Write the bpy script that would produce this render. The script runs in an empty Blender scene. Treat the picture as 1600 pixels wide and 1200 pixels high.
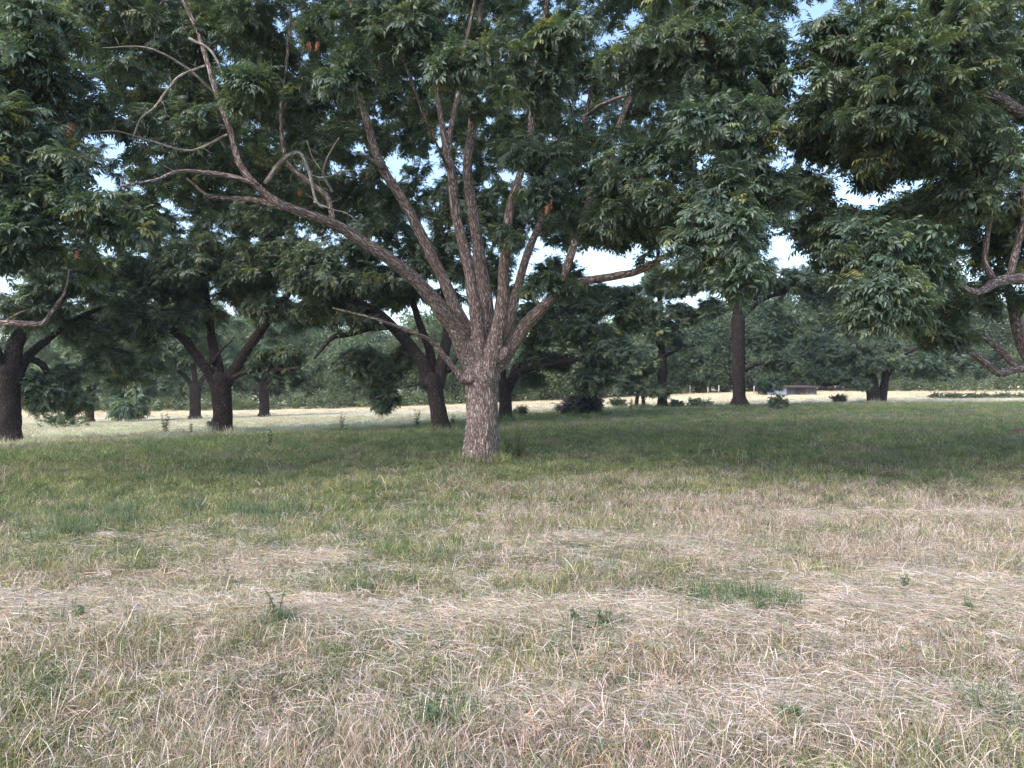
import bpy, math, random
import numpy as np
from mathutils import Matrix, Vector, Euler

R = math.radians
rng = np.random.default_rng(11)
random.seed(11)
scene = bpy.context.scene
col = scene.collection

# ------------------------------------------------------------------ camera
F = 1150.0            # focal length in pixels of a 1600 x 1200 picture
HY = 600.0
CAMZ = 1.6
cam = bpy.data.cameras.new('camera')
cam.sensor_width = 36.0
cam.sensor_fit = 'HORIZONTAL'
cam.lens = 36.0 * F / 1600.0
cam.clip_start = 0.05
cam.clip_end = 3000
cam_ob = bpy.data.objects.new('camera', cam)
cam_ob.location = (0, 0, CAMZ)
cam_ob.rotation_euler = (R(90), 0, 0)
col.objects.link(cam_ob)
scene.camera = cam_ob

# ------------------------------------------------------------------ sky and sun
SUN_EL, SUN_AZ = 47.0, 222.0       # azimuth clockwise from +Y: behind the camera, a little to the left
world = bpy.data.worlds.new('World')
scene.world = world
world.use_nodes = True
wn = world.node_tree
wn.nodes.clear()
wo = wn.nodes.new('ShaderNodeOutputWorld')
bg = wn.nodes.new('ShaderNodeBackground')
sk = wn.nodes.new('ShaderNodeTexSky')
sk.sky_type = 'NISHITA'
sk.sun_disc = False
sk.sun_elevation = R(SUN_EL)
sk.sun_rotation = R(SUN_AZ)
sk.air_density = 1.0
sk.dust_density = 2.0
sk.ozone_density = 1.5
bg.inputs['Strength'].default_value = 0.11
wn.links.new(sk.outputs['Color'], bg.inputs['Color'])
wn.links.new(bg.outputs[0], wo.inputs['Surface'])

sl = bpy.data.lights.new('sun', 'SUN')
sl.energy = 1.1
sl.angle = R(35)
sl.color = (1.0, 0.935, 0.905)
sun = bpy.data.objects.new('sun', sl)
az, el = R(SUN_AZ), R(SUN_EL)
sdir = Vector((math.sin(az) * math.cos(el), math.cos(az) * math.cos(el), math.sin(el)))
sun.rotation_euler = sdir.to_track_quat('Z', 'Y').to_euler()
sun.location = sdir * 50
col.objects.link(sun)

vs = scene.view_settings
vs.view_transform = 'Standard'
vs.look = 'None'
vs.gamma = 1.0
vs.exposure = 2.0
vs.use_curve_mapping = False
cy = scene.cycles
cy.max_bounces = 8
cy.diffuse_bounces = 6
cy.glossy_bounces = 2
cy.transmission_bounces = 6
cy.volume_bounces = 0
cy.transparent_max_bounces = 8
cy.use_denoising = True
cy.caustics_reflective = False
cy.caustics_refractive = False

# ------------------------------------------------------------------ helpers
def hash2(ix, iy, seed):
    h = (ix.astype(np.int64) * 374761393 + iy.astype(np.int64) * 668265263 + seed * 982451653) & 0xFFFFFFFF
    h = ((h ^ (h >> 13)) * 1274126177) & 0xFFFFFFFF
    return ((h ^ (h >> 16)) & 0xFFFF) / 65535.0

def vnoise(x, y, seed=0):
    x = np.asarray(x, float); y = np.asarray(y, float)
    ix = np.floor(x); iy = np.floor(y)
    fx = x - ix; fy = y - iy
    fx = fx * fx * (3 - 2 * fx); fy = fy * fy * (3 - 2 * fy)
    a = hash2(ix, iy, seed); b = hash2(ix + 1, iy, seed)
    c = hash2(ix, iy + 1, seed); d = hash2(ix + 1, iy + 1, seed)
    return (a * (1 - fx) + b * fx) * (1 - fy) + (c * (1 - fx) + d * fx) * fy

def fbm(x, y, seed=0, oct=3):
    s = 0; a = 0.5; t = 0
    for k in range(oct):
        s = s + a * vnoise(np.asarray(x) * 2 ** k, np.asarray(y) * 2 ** k, seed + k * 17)
        t += a; a *= 0.5
    return s / t

def vnoise3(p, seed=0):
    z = p[:, 2]; iz = np.floor(z); f = z - iz; f = f * f * (3 - 2 * f)
    a = vnoise(p[:, 0] + iz * 57.31, p[:, 1] + iz * 131.7, seed)
    b = vnoise(p[:, 0] + (iz + 1) * 57.31, p[:, 1] + (iz + 1) * 131.7, seed)
    return a * (1 - f) + b * f

def sstep(a, b, x):
    t = np.clip((np.asarray(x, float) - a) / (b - a), 0, 1)
    return t * t * (3 - 2 * t)

def terr(x, y):
    x = np.asarray(x, float); y = np.asarray(y, float)
    a = np.where(x > 0, 0.034 * x / (1 + np.abs(x) / 28.0), 0.042 * x / (1 + np.abs(x) / 60.0))
    z = a * sstep(10, 36, y) - 0.35 * sstep(35, 75, y) + 0.65 * sstep(50, 85, y) * sstep(4, 30, x)
    z = z + 0.05 * (fbm(x * 0.45, y * 0.45, 3, 3) - 0.5) * sstep(1.5, 4, y)
    z = z + 0.3 * (fbm(x * 0.05, y * 0.05, 8, 2) - 0.5) * sstep(60, 120, y)
    return z

def P(px, py, d):
    return np.array(((px - 800) / F * d, d, CAMZ - (py - HY) / F * d))

def hit(px, py):
    d = np.linspace(2.5, 160, 6301)
    x = (px - 800) / F * d
    z = CAMZ - (py - HY) / F * d
    below = np.nonzero(z <= terr(x, d))[0]
    k = below[0] if len(below) else len(d) - 1
    return np.array((x[k], d[k], float(terr(x[k], d[k]))))

def tag(o, label=None, cat=None, group=None, kind=None):
    if label: o['label'] = label
    if cat: o['category'] = cat
    if group: o['group'] = group
    if kind: o['kind'] = kind
    return o

def link(o, parent=None):
    col.objects.link(o)
    if parent is not None: o.parent = parent
    return o

def empty(name, loc):
    o = bpy.data.objects.new(name, None)
    o.empty_display_size = 0.3
    o.location = [float(v) for v in loc]
    return link(o)

class MB:
    """collects polygons, an optional 3-vector per vertex (bark) and a float per vertex (var)"""
    def __init__(s):
        s.v = []; s.f = []; s.b = []; s.n = 0
    def add(s, v, f, b=None):
        v = np.asarray(v, float)
        s.v.append(v); s.f.extend([[i + s.n for i in q] for q in f])
        s.b.append(np.asarray(b, float) if b is not None else v.copy())
        s.n += len(v)
    def mesh(s, name, mat, smooth=True):
        me = bpy.data.meshes.new(name)
        v = np.concatenate(s.v) if s.v else np.zeros((0, 3))
        me.from_pydata(v.tolist(), [], s.f)
        at = me.attributes.new('bark', 'FLOAT_VECTOR', 'POINT')
        if len(v): at.data.foreach_set('vector', np.concatenate(s.b).ravel())
        if smooth: me.polygons.foreach_set('use_smooth', [True] * len(me.polygons))
        if mat: me.materials.append(mat)
        me.update()
        return me
    def build(s, name, mat, parent=None, smooth=True):
        return link(bpy.data.objects.new(name, s.mesh(name, mat, smooth)), parent)

def catmull(pts, vals, step):
    pts = np.asarray(pts, float); vals = np.asarray(vals, float)
    if len(pts) < 3:
        n = max(2, int(np.linalg.norm(pts[-1] - pts[0]) / step) + 1)
        t = np.linspace(0, 1, n)[:, None]
        return pts[0] * (1 - t) + pts[-1] * t, vals[0] * (1 - t[:, 0]) + vals[-1] * t[:, 0]
    P0 = np.vstack([2 * pts[0] - pts[1], pts, 2 * pts[-1] - pts[-2]])
    op, ov = [], []
    for i in range(len(pts) - 1):
        a, b, c, d = P0[i], P0[i + 1], P0[i + 2], P0[i + 3]
        n = max(2, int(round(np.linalg.norm(c - b) / step)))
        for k in range(n):
            t = k / n
            op.append(0.5 * ((2 * b) + (c - a) * t + (2 * a - 5 * b + 4 * c - d) * t * t + (3 * b - a - 3 * c + d) * t ** 3))
            ov.append(vals[i] * (1 - t) + vals[i + 1] * t)
    op.append(pts[-1]); ov.append(vals[-1])
    return np.array(op), np.array(ov)

def tube(mb, pts, rad, n=8, rough=0.0, seed=0, cap=True):
    pts = np.asarray(pts, float); rad = np.asarray(rad, float)
    m = len(pts)
    T = np.gradient(pts, axis=0)
    T /= np.linalg.norm(T, axis=1)[:, None] + 1e-9
    u = np.cross(T[0], (0, 1, 0.13)); 
    if np.linalg.norm(u) < 1e-3: u = np.cross(T[0], (1, 0, 0))
    U = np.zeros_like(pts)
    for i in range(m):
        u = u - T[i] * np.dot(u, T[i]); u = u / (np.linalg.norm(u) + 1e-9)
        U[i] = u
    V = np.cross(T, U)
    th = np.arange(n) * 2 * math.pi / n
    c, s_ = np.cos(th), np.sin(th)
    ring = U[:, None, :] * c[None, :, None] + V[:, None, :] * s_[None, :, None]
    rr = np.repeat(rad[:, None], n, 1)
    if rough:
        q = (pts[:, None, :] + ring * rad[:, None, None])
        q = q.reshape(-1, 3)
        nz = (vnoise3(q * np.array((5, 5, 3.0)), seed) - 0.5) * 1.3 + (vnoise3(q * np.array((16, 16, 8.0)), seed + 3) - 0.5) * 0.7
        rr = rr * (1 + rough * nz.reshape(m, n))
    vv = (pts[:, None, :] + ring * rr[:, :, None]).reshape(-1, 3)
    L = np.concatenate([[0], np.cumsum(np.linalg.norm(np.diff(pts, axis=0), axis=1))]) + seed * 3.7
    bk = np.stack([c[None, :] * rad[:, None], s_[None, :] * rad[:, None], np.repeat(L[:, None], n, 1)], -1).reshape(-1, 3)
    f = []
    for i in range(m - 1):
        for k in range(n):
            k2 = (k + 1) % n
            f.append((i * n + k, i * n + k2, (i + 1) * n + k2, (i + 1) * n + k))
    if cap:
        f.append([(m - 1) * n + k for k in range(n)])
        f.append([n - 1 - k for k in range(n)])
    mb.add(vv, f, bk)

# ------------------------------------------------------------------ materials
def nodes(name):
    m = bpy.data.materials.new(name)
    m.use_nodes = True
    nt = m.node_tree
    nt.nodes.clear()
    return m, nt, nt.nodes.new, nt.links.new

def ramp(nt, stops):
    r = nt.nodes.new('ShaderNodeValToRGB')
    e = r.color_ramp.elements
    while len(e) < len(stops): e.new(0.5)
    for q, (p, c) in zip(e, stops):
        q.position = p; q.color = (*c, 1)
    return r

def bark_mat(name, dark, mid, pale, pale_amt, bump=0.6):
    m, nt, N, L = nodes(name)
    out = N('ShaderNodeOutputMaterial'); b = N('ShaderNodeBsdfPrincipled')
    at = N('ShaderNodeAttribute'); at.attribute_name = 'bark'
    mp = N('ShaderNodeMapping'); mp.inputs['Scale'].default_value = (1, 1, 0.17)
    L(at.outputs['Vector'], mp.inputs[0])
    vo = N('ShaderNodeTexVoronoi'); vo.feature = 'DISTANCE_TO_EDGE'; vo.inputs['Scale'].default_value = 40
    n0 = N('ShaderNodeTexNoise'); n0.inputs['Scale'].default_value = 9; n0.inputs['Detail'].default_value = 4
    mixv = N('ShaderNodeMix'); mixv.data_type = 'VECTOR'; mixv.inputs['Factor'].default_value = 0.16
    L(mp.outputs[0], n0.inputs['Vector'])
    L(mp.outputs[0], mixv.inputs['A']); L(n0.outputs['Color'], mixv.inputs['B'])
    L(mixv.outputs['Result'], vo.inputs['Vector'])
    n1 = N('ShaderNodeTexNoise'); n1.inputs['Scale'].default_value = 38; n1.inputs['Detail'].default_value = 6; n1.inputs['Roughness'].default_value = 0.65
    L(mp.outputs[0], n1.inputs['Vector'])
    n2 = N('ShaderNodeTexNoise'); n2.inputs['Scale'].default_value = 3.2; n2.inputs['Detail'].default_value = 5
    L(at.outputs['Vector'], n2.inputs['Vector'])
    edge = N('ShaderNodeMapRange'); edge.inputs['From Max'].default_value = 0.30
    L(vo.outputs['Distance'], edge.inputs['Value'])
    h = N('ShaderNodeMath'); h.operation = 'MULTIPLY'
    L(edge.outputs[0], h.inputs[0]); L(n1.outputs['Fac'], h.inputs[1])
    rp = ramp(nt, [(0.05, dark), (0.42, mid), (0.75, [0.5 * (x + y) for x, y in zip(mid, pale)])])
    L(h.outputs[0], rp.inputs[0])
    lr = N('ShaderNodeMapRange'); lr.inputs['From Min'].default_value = 0.62 - 0.35 * pale_amt; lr.inputs['From Max'].default_value = 0.78 - 0.3 * pale_amt
    L(n2.outputs['Fac'], lr.inputs['Value'])
    lm = N('ShaderNodeMath'); lm.operation = 'MULTIPLY'
    rr = N('ShaderNodeMapRange'); rr.inputs['From Min'].default_value = 0.25; rr.inputs['From Max'].default_value = 0.55
    L(h.outputs[0], rr.inputs['Value']); L(lr.outputs[0], lm.inputs[0]); L(rr.outputs[0], lm.inputs[1])
    mx = N('ShaderNodeMix'); mx.data_type = 'RGBA'
    L(lm.outputs[0], mx.inputs['Factor']); L(rp.outputs[0], mx.inputs['A'])
    mx.inputs['B'].default_value = (*pale, 1)
    bp = N('ShaderNodeBump'); bp.inputs['Strength'].default_value = bump; bp.inputs['Distance'].default_value = 0.03
    L(h.outputs[0], bp.inputs['Height'])
    L(mx.outputs['Result'], b.inputs['Base Color']); L(bp.outputs[0], b.inputs['Normal'])
    b.inputs['Roughness'].default_value = 0.9
    b.inputs['Specular IOR Level'].default_value = 0.2
    L(b.outputs[0], out.inputs[0])
    return m

def leaf_mat(name, instanced=True, lo=(0.055, 0.09, 0.064), hi=(0.16, 0.205, 0.145), trans=0.34, rough=0.40, spec=0.5):
    """colour from the 'col' attribute of the instance (or the object's random number), a little per-leaflet variation"""
    m, nt, N, L = nodes(name)
    out = N('ShaderNodeOutputMaterial'); b = N('ShaderNodeBsdfPrincipled'); tr = N('ShaderNodeBsdfTranslucent')
    ms = N('ShaderNodeMixShader'); ms.inputs[0].default_value = trans
    if instanced:
        at = N('ShaderNodeAttribute'); at.attribute_type = 'INSTANCER'; at.attribute_name = 'col'
        c = at.outputs['Color']
    else:
        oi = N('ShaderNodeObjectInfo')
        r = ramp(nt, [(0.0, lo), (0.75, [0.5 * (p + q) for p, q in zip(lo, hi)]), (1.0, hi)])
        L(oi.outputs['Random'], r.inputs[0])
        c = r.outputs[0]
    bv = N('ShaderNodeAttribute'); bv.attribute_name = 'var'
    mm = N('ShaderNodeMix'); mm.data_type = 'RGBA'; mm.blend_type = 'MULTIPLY'; mm.inputs['Factor'].default_value = 1
    L(c, mm.inputs['A']); L(bv.outputs['Color'], mm.inputs['B'])
    L(mm.outputs['Result'], b.inputs['Base Color'])
    tc = N('ShaderNodeMix'); tc.data_type = 'RGBA'; tc.blend_type = 'MULTIPLY'; tc.inputs['Factor'].default_value = 1
    L(mm.outputs['Result'], tc.inputs['A']); tc.inputs['B'].default_value = (1.5, 1.6, 0.7, 1)
    L(tc.outputs['Result'], tr.inputs['Color'])
    b.inputs['Roughness'].default_value = rough
    b.inputs['Specular IOR Level'].default_value = spec
    L(b.outputs[0], ms.inputs[1]); L(tr.outputs[0], ms.inputs[2]); L(ms.outputs[0], out.inputs[0])
    return m

def plain_mat(name, c1, c2, scale=6.0, rough=0.9, bump=0.2, stretch=(1, 1, 1)):
    m, nt, N, L = nodes(name)
    out = N('ShaderNodeOutputMaterial'); b = N('ShaderNodeBsdfPrincipled')
    tx = N('ShaderNodeTexCoord'); mp = N('ShaderNodeMapping'); mp.inputs['Scale'].default_value = stretch
    n = N('ShaderNodeTexNoise'); n.inputs['Scale'].default_value = scale; n.inputs['Detail'].default_value = 6
    L(tx.outputs['Object'], mp.inputs[0]); L(mp.outputs[0], n.inputs['Vector'])
    r = ramp(nt, [(0.3, c1), (0.7, c2)])
    L(n.outputs['Fac'], r.inputs[0]); L(r.outputs[0], b.inputs['Base Color'])
    bp = N('ShaderNodeBump'); bp.inputs['Strength'].default_value = bump; bp.inputs['Distance'].default_value = 0.05
    L(n.outputs['Fac'], bp.inputs['Height']); L(bp.outputs[0], b.inputs['Normal'])
    b.inputs['Roughness'].default_value = rough
    L(b.outputs[0], out.inputs[0])
    return m

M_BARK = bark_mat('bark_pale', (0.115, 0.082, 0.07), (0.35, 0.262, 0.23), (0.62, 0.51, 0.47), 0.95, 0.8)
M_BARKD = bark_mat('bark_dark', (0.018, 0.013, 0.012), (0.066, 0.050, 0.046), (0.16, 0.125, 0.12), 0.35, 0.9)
M_TWIG = bark_mat('bark_twig', (0.06, 0.045, 0.038), (0.17, 0.13, 0.11), (0.38, 0.33, 0.29), 0.5, 0.3)
M_DEADW = bark_mat('bark_dead', (0.14, 0.12, 0.10), (0.33, 0.29, 0.25), (0.5, 0.46, 0.42), 0.6, 0.3)
M_LEAF = leaf_mat('leaf_green')
M_LEAFO = leaf_mat('leaf_green_single', False)
M_DEADL = leaf_mat('leaf_dead_orange', False, (0.20, 0.075, 0.04), (0.34, 0.14, 0.075), 0.3, 0.7, 0.2)
M_GRASS = leaf_mat('grass_blade', True, trans=0.25, rough=0.6, spec=0.3)
M_WEED = leaf_mat('weed_leaf', False, (0.04, 0.075, 0.03), (0.085, 0.13, 0.05), 0.3, 0.6, 0.3)
M_TUSS = leaf_mat('tussock_blade', False, (0.085, 0.15, 0.06), (0.12, 0.19, 0.08), 0.3, 0.6, 0.3)
M_STRAW = leaf_mat('straw_stalk', False, (0.40, 0.31, 0.21), (0.52, 0.42, 0.30), 0.2, 0.7, 0.2)

# ------------------------------------------------------------------ instanced scatter (one object, geometry nodes)
def scatter_group(protos):
    g = bpy.data.node_groups.new('scatter', 'GeometryNodeTree')
    g.interface.new_socket('Geometry', in_out='INPUT', socket_type='NodeSocketGeometry')
    g.interface.new_socket('Geometry', in_out='OUTPUT', socket_type='NodeSocketGeometry')
    N, L = g.nodes.new, g.links.new
    gi, go = N('NodeGroupInput'), N('NodeGroupOutput')
    iop = N('GeometryNodeInstanceOnPoints')
    j = N('GeometryNodeJoinGeometry')
    for p in protos:
        oi = N('GeometryNodeObjectInfo'); oi.inputs['Object'].default_value = p; oi.inputs['As Instance'].default_value = False
        g2 = N('GeometryNodeGeometryToInstance')
        L(oi.outputs['Geometry'], g2.inputs[0]); L(g2.outputs[0], j.inputs[0])
    def na(nm, ty):
        a = N('GeometryNodeInputNamedAttribute'); a.data_type = ty; a.inputs['Name'].default_value = nm
        return a.outputs['Attribute']
    L(gi.outputs[0], iop.inputs['Points']); L(j.outputs[0], iop.inputs['Instance'])
    iop.inputs['Pick Instance'].default_value = True
    L(na('idx', 'INT'), iop.inputs['Instance Index'])
    e2r = N('FunctionNodeEulerToRotation')
    L(na('rot', 'FLOAT_VECTOR'), e2r.inputs[0]); L(e2r.outputs[0], iop.inputs['Rotation'])
    L(na('scl', 'FLOAT_VECTOR'), iop.inputs['Scale'])
    L(iop.outputs[0], go.inputs[0])
    return g

_groups = {}
def scatter(name, protos, pos, rot, scl, colr, parent=None):
    n = len(pos)
    me = bpy.data.meshes.new(name)
    me.vertices.add(n)
    me.vertices.foreach_set('co', np.asarray(pos, np.float32).ravel())
    scl = np.asarray(scl, float)
    if scl.ndim == 1: scl = np.repeat(scl[:, None], 3, 1)
    for nm, ty, key, dat in (('rot', 'FLOAT_VECTOR', 'vector', rot), ('scl', 'FLOAT_VECTOR', 'vector', scl),
                             ('idx', 'INT', 'value', rng.integers(0, len(protos), n))):
        a = me.attributes.new(nm, ty, 'POINT'); a.data.foreach_set(key, np.asarray(dat).ravel())
    a = me.attributes.new('col', 'FLOAT_COLOR', 'POINT')
    a.data.foreach_set('color', np.concatenate([np.asarray(colr, float), np.ones((n, 1))], 1).ravel())
    me.update()
    o = link(bpy.data.objects.new(name, me), parent)
    key = tuple(p.name for p in protos)
    if key not in _groups: _groups[key] = scatter_group(protos)
    md = o.modifiers.new('scatter', 'NODES'); md.node_group = _groups[key]
    o['kind'] = 'stuff'
    return o

def var_mesh(name, verts, faces, var, mat, smooth=False):
    me = bpy.data.meshes.new(name)
    me.from_pydata(np.asarray(verts).tolist(), [], faces)
    a = me.attributes.new('var', 'FLOAT_COLOR', 'POINT')
    v = np.asarray(var, float)
    if v.ndim == 1: v = np.repeat(v[:, None], 3, 1)
    a.data.foreach_set('color', np.concatenate([v, np.ones((len(v), 1))], 1).ravel())
    me.materials.append(mat)
    if smooth: me.polygons.foreach_set('use_smooth', [True] * len(me.polygons))
    me.update()
    return me

# --- compound pecan leaf: drooping stalk with 9-11 lance-shaped leaflets, grows along +X
def leaflet(V, Fc, C, base, d, up, L, w, c):
    d = d / np.linalg.norm(d); side = np.cross(d, up); side /= np.linalg.norm(side) + 1e-9
    nrm = np.cross(side, d)
    n = len(V)
    droop = nrm * (-0.10 * L)
    sweep = side * random.uniform(-0.08, 0.08) * L
    V += [base, base + d * L * 0.42 + droop * 0.15, base + d * L + droop * 1.4 + sweep,
          base + d * L * 0.36 + side * w + nrm * w * 0.35, base + d * L * 0.36 - side * w + nrm * w * 0.35]
    Fc += [(n, n + 1, n + 3), (n, n + 4, n + 1), (n + 1, n + 2, n + 3), (n + 1, n + 4, n + 2)]
    C += [c] * 5

def compound(r):
    V, Fc, C = [], [], []
    Ln = 0.30 * r.uniform(0.85, 1.15); sag = r.uniform(0.25, 0.6); pairs = r.choice([4, 5, 5])
    def pt(t): return np.array((Ln * t * (1 - 0.12 * sag * t), 0.02 * math.sin(3 * t) * sag, -sag * Ln * t * t * 0.75 + 0.02 * t))
    for i in range(pairs):
        t = 0.22 + 0.74 * i / (pairs - 0.4)
        p = pt(t); tg = pt(t + 0.02) - pt(t - 0.02); tg /= np.linalg.norm(tg)
        for s in (-1, 1):
            a = R(r.uniform(42, 62))
            d = tg * math.cos(a) + np.array((0, s, 0)) * math.sin(a) + np.array((0, 0, -1)) * r.uniform(0.12, 0.5)
            up = np.array((r.uniform(-.25, .25), -s * r.uniform(0, .35), 1))
            L = 0.118 * r.uniform(0.8, 1.15) * (0.75 + 0.5 * math.sin(math.pi * min(1, t + 0.1)) * 0.6)
            leaflet(V, Fc, C, p, d, up, L, 0.0205 * r.uniform(0.85, 1.2), r.uniform(0.72, 1.25))
    tg = pt(1.0) - pt(0.96)
    leaflet(V, Fc, C, pt(1.0), tg + np.array((0, 0, -.01)), np.array((0, 0.1, 1)), 0.12, 0.021, r.uniform(0.8, 1.2))
    n = len(V)                                       # stalk: a thin folded strip
    for k in range(4):
        q = pt(k / 3.0); V += [q + np.array((0, 0.002, 0)), q + np.array((0, -0.002, 0.001))]; C += [0.9, 0.9]
    for k in range(3):
        Fc.append((n + 2 * k, n + 2 * k + 1, n + 2 * k + 3, n + 2 * k + 2))
    return np.array(V), Fc, C

_r = random.Random(5)
LEAVES = [compound(_r) for _ in range(5)]
LEAF_ME = [var_mesh('leaf', v, f, c, M_LEAFO) for v, f, c in LEAVES]
DEAD_ME = [var_mesh('dead_leaf', v, f, c, M_DEADL) for v, f, c in LEAVES]

CLUSTERS = []          # each a list of (leaf variant, matrix)
for k in range(5):
    items = []
    for i in range(_r.choice([6, 7, 8])):
        yaw = _r.uniform(-130, 130); pitch = _r.uniform(-35, 40)
        ox = _r.uniform(-0.16, 0.06)
        m = Matrix.Translation((ox, _r.uniform(-.03, .03), 0.3 * ox * -0.3)) @ Euler((R(_r.uniform(-30, 30)), R(pitch), R(yaw))).to_matrix().to_4x4() @ Matrix.Scale(_r.uniform(0.8, 1.12), 4)
        items.append((_r.randrange(5), m))
    CLUSTERS.append(items)

def cluster_mesh(items, mat):
    V, Fc, C = [], [], []
    for lv, m in items:
        v, f, c = LEAVES[lv]
        n = len(V)
        mm = np.array(m)
        vv = v @ mm[:3, :3].T + mm[:3, 3]
        V += list(vv); Fc += [[i + n for i in q] for q in f]
        k = _r.uniform(0.7, 1.3); yl = 1 + (_r.random() < .12) * _r.uniform(.1, .5)
        C += [np.array((k * x * yl, k * x * (1 + (yl - 1) * .5), k * x * (2 - yl) ** .5)) for x in c]
    return var_mesh('leaf_cluster', V, Fc, C, mat)

CL_OB = [bpy.data.objects.new('leaf_cluster', cluster_mesh(it, M_LEAF)) for it in CLUSTERS]

# far clump: leaf-sized faces spread through a rough ball of 1 m
def clump(r, n=90):
    V, Fc, C = [], [], []
    for i in range(n):
        p = np.array([r.gauss(0, 1) for _ in range(3)]); p = p / np.linalg.norm(p) * r.uniform(0.25, 1.0) * 0.55
        d = np.array([r.gauss(0, 1), r.gauss(0, 1), r.gauss(-0.4, 0.5)]); d /= np.linalg.norm(d)
        leaflet(V, Fc, C, p, d, np.array((r.uniform(-.5, .5), r.uniform(-.5, .5), 1)), r.uniform(.16, .3), r.uniform(.03, .055), r.uniform(.7, 1.3))
    return var_mesh('leaf_clump', V, Fc, C, M_LEAF)
CLUMP_OB = [bpy.data.objects.new('leaf_clump', clump(_r)) for _ in range(4)]

# ------------------------------------------------------------------ the setting: ground
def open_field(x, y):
    """0 under the orchard rows .. 1 out in the unshaded hay field, whose edge runs obliquely; its light is put into the colours"""
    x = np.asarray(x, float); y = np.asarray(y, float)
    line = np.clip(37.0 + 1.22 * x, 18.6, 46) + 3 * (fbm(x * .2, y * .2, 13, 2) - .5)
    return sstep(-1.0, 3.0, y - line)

def ground_green(x, y):
    """how green the turf is at a place, 0 dry straw .. 1 green"""
    x = np.asarray(x, float); y = np.asarray(y, float)
    n = fbm(x * 0.9, y * 0.9, 21, 3); n2 = fbm(x * 0.25, y * 0.3, 31, 2)
    base = np.interp(y, [0, 3, 5, 6.2, 8, 10, 12.5, 16, 30, 38, 50, 64, 80], [.54, .54, .48, .54, .56, .64, .78, .92, .92, .92, .9, .9, .9])
    left = sstep(1.5, -2.5, x) * sstep(6, 7.5, y) * (1 - sstep(11, 14, y)) * 0.3
    right = sstep(1, 4, x) * sstep(5.5, 7, y) * (1 - sstep(10.5, 13, y)) * -0.15
    f = open_field(x, y)
    base = base * (1 - f) + np.interp(y, [20, 45, 58, 70], [.55, .5, .3, .1]) * f
    return np.clip(base + left + right + (n - 0.5) * 1.0 + (n2 - 0.5) * 0.5, 0, 1)

DRY = np.array((0.67, 0.55, 0.515)); DRY2 = np.array((0.56, 0.405, 0.335)); GREY = np.array((0.62, 0.57, 0.58))
GRN = np.array((0.12, 0.16, 0.055)); GRN2 = np.array((0.10, 0.155, 0.085)); GRNL = np.array((0.25, 0.27, 0.12))

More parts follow.
